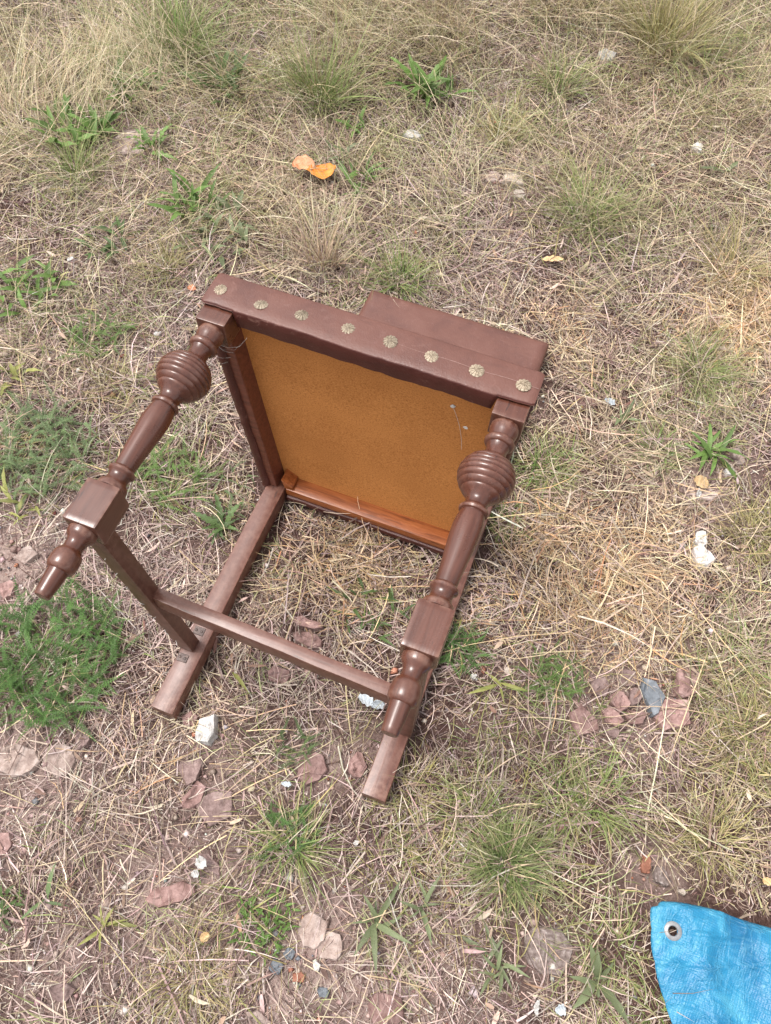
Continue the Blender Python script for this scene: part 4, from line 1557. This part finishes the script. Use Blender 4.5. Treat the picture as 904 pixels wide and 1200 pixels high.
for row in (
    ('yarrow', 62, 770, 'big dense clump of feathery green yarrow at the left edge', 'weed', 'feather', 285, .085, 'yarrow', .11, (.2, 1.3)),
    ('yarrow', 45, 530, 'grey green feathery yarrow patch left of the raised turned leg', 'weed', 'feather', 190, .085, 'bluegreen', .10, (.1, 1.)),
    ('yarrow', 112, 392, 'small fresh green feathery weed left of the reeded bulb', 'weed', 'feather', 90, .065, 'green', .06, (.1, 1.)),
    ('yarrow', 205, 555, 'feathery weed between the raised turned leg and the seat', 'weed', 'feather', 80, .07, 'green', .065, (.1, .8)),
    ('yarrow', 540, 757, 'bright feathery weed right of the square block on the turned leg', 'weed', 'feather', 80, .055, 'yarrow', .035, (.1, .8)),
    ('yarrow', 652, 792, 'bright green feathery weed left of the pink rubble group', 'weed', 'feather', 90, .05, 'green', .042, (.1, .8)),
    ('yarrow', 345, 872, 'small dark feathery weed between the two straight leg feet', 'weed', 'feather', 30, .05, 'darkgreen', .03, (.1, .8)),
    ('yarrow', 275, 575, 'dark feathery weed beside the straight leg near the seat', 'weed', 'feather', 24, .05, 'bluegreen', .045, (.1, .7)),
    ('weed', 310, 1082, 'low leafy green weed beside the lower bare patch', 'weed', 'broad', 90, .019, 'green', .04, (.1, 1.)),
    ('yarrow', 335, 975, 'small feathery weed above the leafy one at the lower left centre', 'weed', 'feather', 40, .055, 'yarrow', .04, (.1, 1.)),
    ('weed', 27, 338, 'broad leaved dark weed at the left edge level with the seat top', 'weed', 'broad', 26, .062, 'green', .07, (.2, 1.)),
    ('weed', 12, 438, 'pale broad leaves at the left edge below the dark weed', 'weed', 'broad', 9, .05, 'yellowgreen', .02, (.1, .7)),
    ('dandelion', 260, 618, 'toothed dark green rosette beside the straight leg', 'weed', 'tooth', 12, .065, 'darkgreen', .01, (.1, .8)),
    ('dandelion', 495, 104, 'bright green leafy rosette in the middle of the far lawn', 'weed', 'lance', 22, .115, 'green', .025, (.2, 1.)),
    ('dandelion', 525, 106, 'small rosette touching the right of the bright rosette', 'weed', 'lance', 10, .07, 'green', .02, (.2, 1.)),
    ('weed', 85, 150, 'tall leafy weed at the far left between the dry stalks', 'weed', 'broad', 20, .08, 'green', .07, (.3, 1.1)),
    ('weed', 115, 158, 'spreading bright leaves right of the tall far left weed', 'weed', 'broad', 10, .085, 'green', .025, (.1, .6)),
    ('dandelion', 178, 170, 'small pale rosette beside the worn stone patch', 'weed', 'tooth', 13, .075, 'green', .02, (.2, .9)),
    ('weed', 265, 97, 'dark leafy weed under the tall tuft at the top left', 'weed', 'broad', 20, .07, 'darkgreen', .06, (.2, 1.)),
    ('weed', 155, 103, 'narrow leaved green weed at the top left', 'weed', 'lance', 22, .10, 'green', .06, (.4, 1.3)),
    ('weed', 232, 240, 'upright green leaves of a weed behind the seat corner', 'weed', 'lance', 18, .09, 'green', .045, (.4, 1.2)),
    ('weed', 262, 275, 'sprawling pale green weed closest behind the seat corner', 'weed', 'broad', 26, .055, 'greygreen', .085, (.1, .8)),
    ('weed', 130, 287, 'small low green weed left of the sprawling weed', 'weed', 'broad', 14, .05, 'darkgreen', .045, (.1, .8)),
    ('weed', 416, 146, 'small round leaved weed above the fallen orange leaf', 'weed', 'broad', 12, .05, 'green', .03, (.1, .9)),
    ('weed', 425, 212, 'low green weed right of the fallen orange leaf', 'weed', 'lance', 14, .07, 'green', .04, (.1, .9)),
    ('weed', 398, 180, 'tiny pale weed between two weeds near the orange leaf', 'weed', 'broad', 9, .045, 'greygreen', .025, (.1, .9)),
    ('plantain', 442, 1080, 'long leaved plantain right of the lower bare patch', 'plantain', 'lance', 8, .068, 'greygreen', .008, (.0, .7)),
    ('plantain', 498, 1062, 'smaller plantain between the long leaved one and the large tuft', 'plantain', 'lance', 7, .052, 'greygreen', .008, (.0, .7)),
    ('plantain', 580, 1130, 'wilting plantain with drooping leaves below the large grass tuft', 'plantain', 'lance', 12, .055, 'greygreen', .015, (.0, .7)),
    ('plantain', 700, 1150, 'wide leaved plantain rosette left of the tarpaulin', 'plantain', 'broad', 8, .058, 'greygreen', .006, (.0, .7)),
    ('plantain', 727, 492, 'small upright grey green plant right of the seat', 'plantain', 'lance', 5, .06, 'greygreen', .005, (.4, 1.2)),
    ('plantain', 832, 535, 'plantain rosette with spread leaves at the right', 'plantain', 'lance', 13, .10, 'green', .015, (.0, .7)),
    ('plantain', 590, 800, 'two long yellowish leaves right of the turned leg foot', 'plantain', 'lance', 4, .06, 'yellowgreen', .006, (.0, .3)),
    ('plantain', 120, 1087, 'small yellowing plantain at the lower left', 'plantain', 'lance', 7, .055, 'yellowgreen', .008, (.0, .5)),
    ('plantain', 55, 1055, 'two bluish leaves at the lower left edge', 'plantain', 'lance', 3, .05, 'bluegreen', .004, (.0, .4)),
    ('plantain', 270, 785, 'single long leaf beside the metal plated straight leg', 'plantain', 'lance', 1, .05, 'yellowgreen', .001, (.0, .3)),
    ('weed', 436, 712, 'dull green weed in the straw under the chair', 'weed', 'lance', 18, .05, 'darkgreen', .05, (.2, 1.)),
    ('weed', 4, 1058, 'dark weed cut by the left edge near the bottom', 'weed', 'broad', 16, .028, 'darkgreen', .02, (.2, 1.)),
    ('weed', 848, 200, 'pale flat leaf in the hollow at the far right', 'weed', 'broad', 3, .07, 'greygreen', .006, (.0, .3)),
    ('weed', 20, 590, 'long pale leaves below the grey green yarrow patch', 'weed', 'lance', 8, .07, 'yellowgreen', .03, (.0, .5)),
):
    weed(*row)


def tuft(px, py, label, n, rad, lo, hi, pal, el=(.35, 1.35), w=.0013, droop=1.0, lean=None):
    c = at(px, py)
    n = int(n*1.45)
    me = ribbon_mesh('grass_tuft', [tuft_parts(c[0], c[1], n, rad, lo, hi, pal, el, w, droop, 5, lean)])
    o = link('grass_tuft', me)
    z = float(relief(np.array(c[0]), np.array(c[1])))
    me.transform(Matrix.Translation((-c[0], -c[1], -z)))
    o.location = (c[0], c[1], z)
    tag(o, label, 'grass tuft', 'grass tufts on the lawn')


DEEP = [(.07, .135, .035, 4), (.10, .18, .05, 3), (.16, .22, .08, 2), (.30, .30, .14, .7)]
FRESH = [(.10, .20, .038, 4), (.135, .235, .055, 3), (.19, .27, .085, 2), (.32, .31, .14, .5)]
for row in (
    (594, 1012, 'large spreading green grass tuft below and right of the chair', 560, .050, .04, .092, DEEP, (.15, 1.2), .0014, .9),
    (345, 990, 'mid sized green grass tuft below the straight leg feet', 130, .05, .04, .10, GREEN, (.2, 1.2), .0014, .9),
    (640, 545, 'green grass tuft against the right side of the seat', 170, .09, .03, .075, FRESH, (.3, 1.3), .0013, .9),
    (818, 440, 'fine grey green grass tuft right of the backrest', 190, .07, .05, .12, GREEN, (.3, 1.3), .0012, 1.),
    (688, 255, 'wide grey green tuft behind the backrest corner', 260, .10, .07, .16, GREEN, (.3, 1.3), .0013, 1.),
    (468, 330, 'green tuft standing behind the seat and left of the backrest', 170, .08, .05, .12, FRESH, (.4, 1.3), .0014, .9),
    (375, 112, 'tall olive tuft in the middle of the far lawn', 320, .12, .10, .24, GREEN, (.5, 1.4), .0015, .7),
    (205, 62, 'tall bright green tuft at the top left', 320, .12, .10, .26, FRESH, (.5, 1.4), .0016, .8),
    (590, 160, 'reddish based small tuft right of the bright rosette', 150, .08, .06, .13, OLIVE, (.4, 1.4), .0014, .7),
    (655, 105, 'upright pale green tuft near the white far stone', 170, .08, .06, .15, GREEN, (.5, 1.4), .0013, .8),
    (775, 50, 'tall wide olive tuft at the top right', 380, .14, .12, .28, OLIVE, (.5, 1.4), .0015, .7),
    (195, 320, 'yellow green tuft left of the seat corner', 150, .07, .04, .09, OLIVE, (.3, 1.3), .0012, .9),
    (885, 628, 'olive tuft at the right edge beside the plaster lumps', 200, .08, .04, .10, OLIVE, (.3, 1.3), .0012, .9),
    (886, 860, 'yellow olive tuft at the right edge below the rubble group', 260, .10, .04, .10, OLIVE, (.2, 1.2), .0013, .9),
    (700, 940, 'green olive tuft above the concrete slab', 160, .07, .04, .09, GREEN, (.2, 1.2), .0013, .9),
    (838, 985, 'dull olive tuft above the tarpaulin edge', 150, .07, .04, .09, OLIVE, (.2, 1.2), .0012, .9),
    (88, 205, 'loose green tuft below the far left weeds', 170, .08, .06, .14, GREEN, (.4, 1.4), .0014, .8),
    (380, 310, 'tall straw coloured tuft right behind the studded seat rail', 130, .06, .08, .20, STRAW, (.7, 1.45), .0016, .5),
    (228, 1150, 'fuzzy olive tuft at the bottom left of the lower bare patch', 260, .09, .025, .065, OLIVE, (.1, 1.1), .0010, 1.),
    (768, 530, 'small vivid green tuft left of the right plantain rosette', 130, .06, .03, .07, FRESH, (.3, 1.3), .0012, .9),
    (560, 960, 'thin green tuft just above the large spreading tuft', 110, .07, .04, .10, GREEN, (.2, 1.2), .0013, .9),
    (660, 930, 'small grey green tuft between the chair and the concrete slab', 80, .05, .03, .08, GREEN, (.2, 1.2), .0013, .9),
    (855, 320, 'olive tuft at the far right above the golden straw', 190, .09, .06, .14, OLIVE, (.3, 1.3), .0013, .9),
    (775, 1190, 'green blades pushing out from under the tarpaulin edge', 70, .05, .04, .09, GREEN, (.1, .8), .0016, .9),
    (725, 1110, 'thin green tuft between the plantain rosette and the tarpaulin', 60, .05, .03, .08, GREEN, (.2, 1.1), .0014, .9),
    (485, 935, 'light green tuft right of the longer straight leg foot', 100, .06, .03, .075, OLIVE, (.2, 1.2), .0013, .9),
    (500, 1000, 'pale olive tuft left of the large spreading tuft', 90, .07, .03, .075, OLIVE, (.1, 1.), .0012, .9),
    (55, 780, 'fine bright grass blades growing through the big yarrow clump', 170, .15, .04, .10, FRESH, (.1, 1.1), .0012, 1.),
    (145, 450, 'pale grass tuft between the two left yarrow patches', 110, .08, .04, .09, OLIVE, (.2, 1.2), .0012, .9),
    (590, 610, 'short green tuft beside the lower end of the reeded bulb', 90, .06, .03, .06, FRESH, (.3, 1.3), .0012, .9),
):
    tuft(*row)
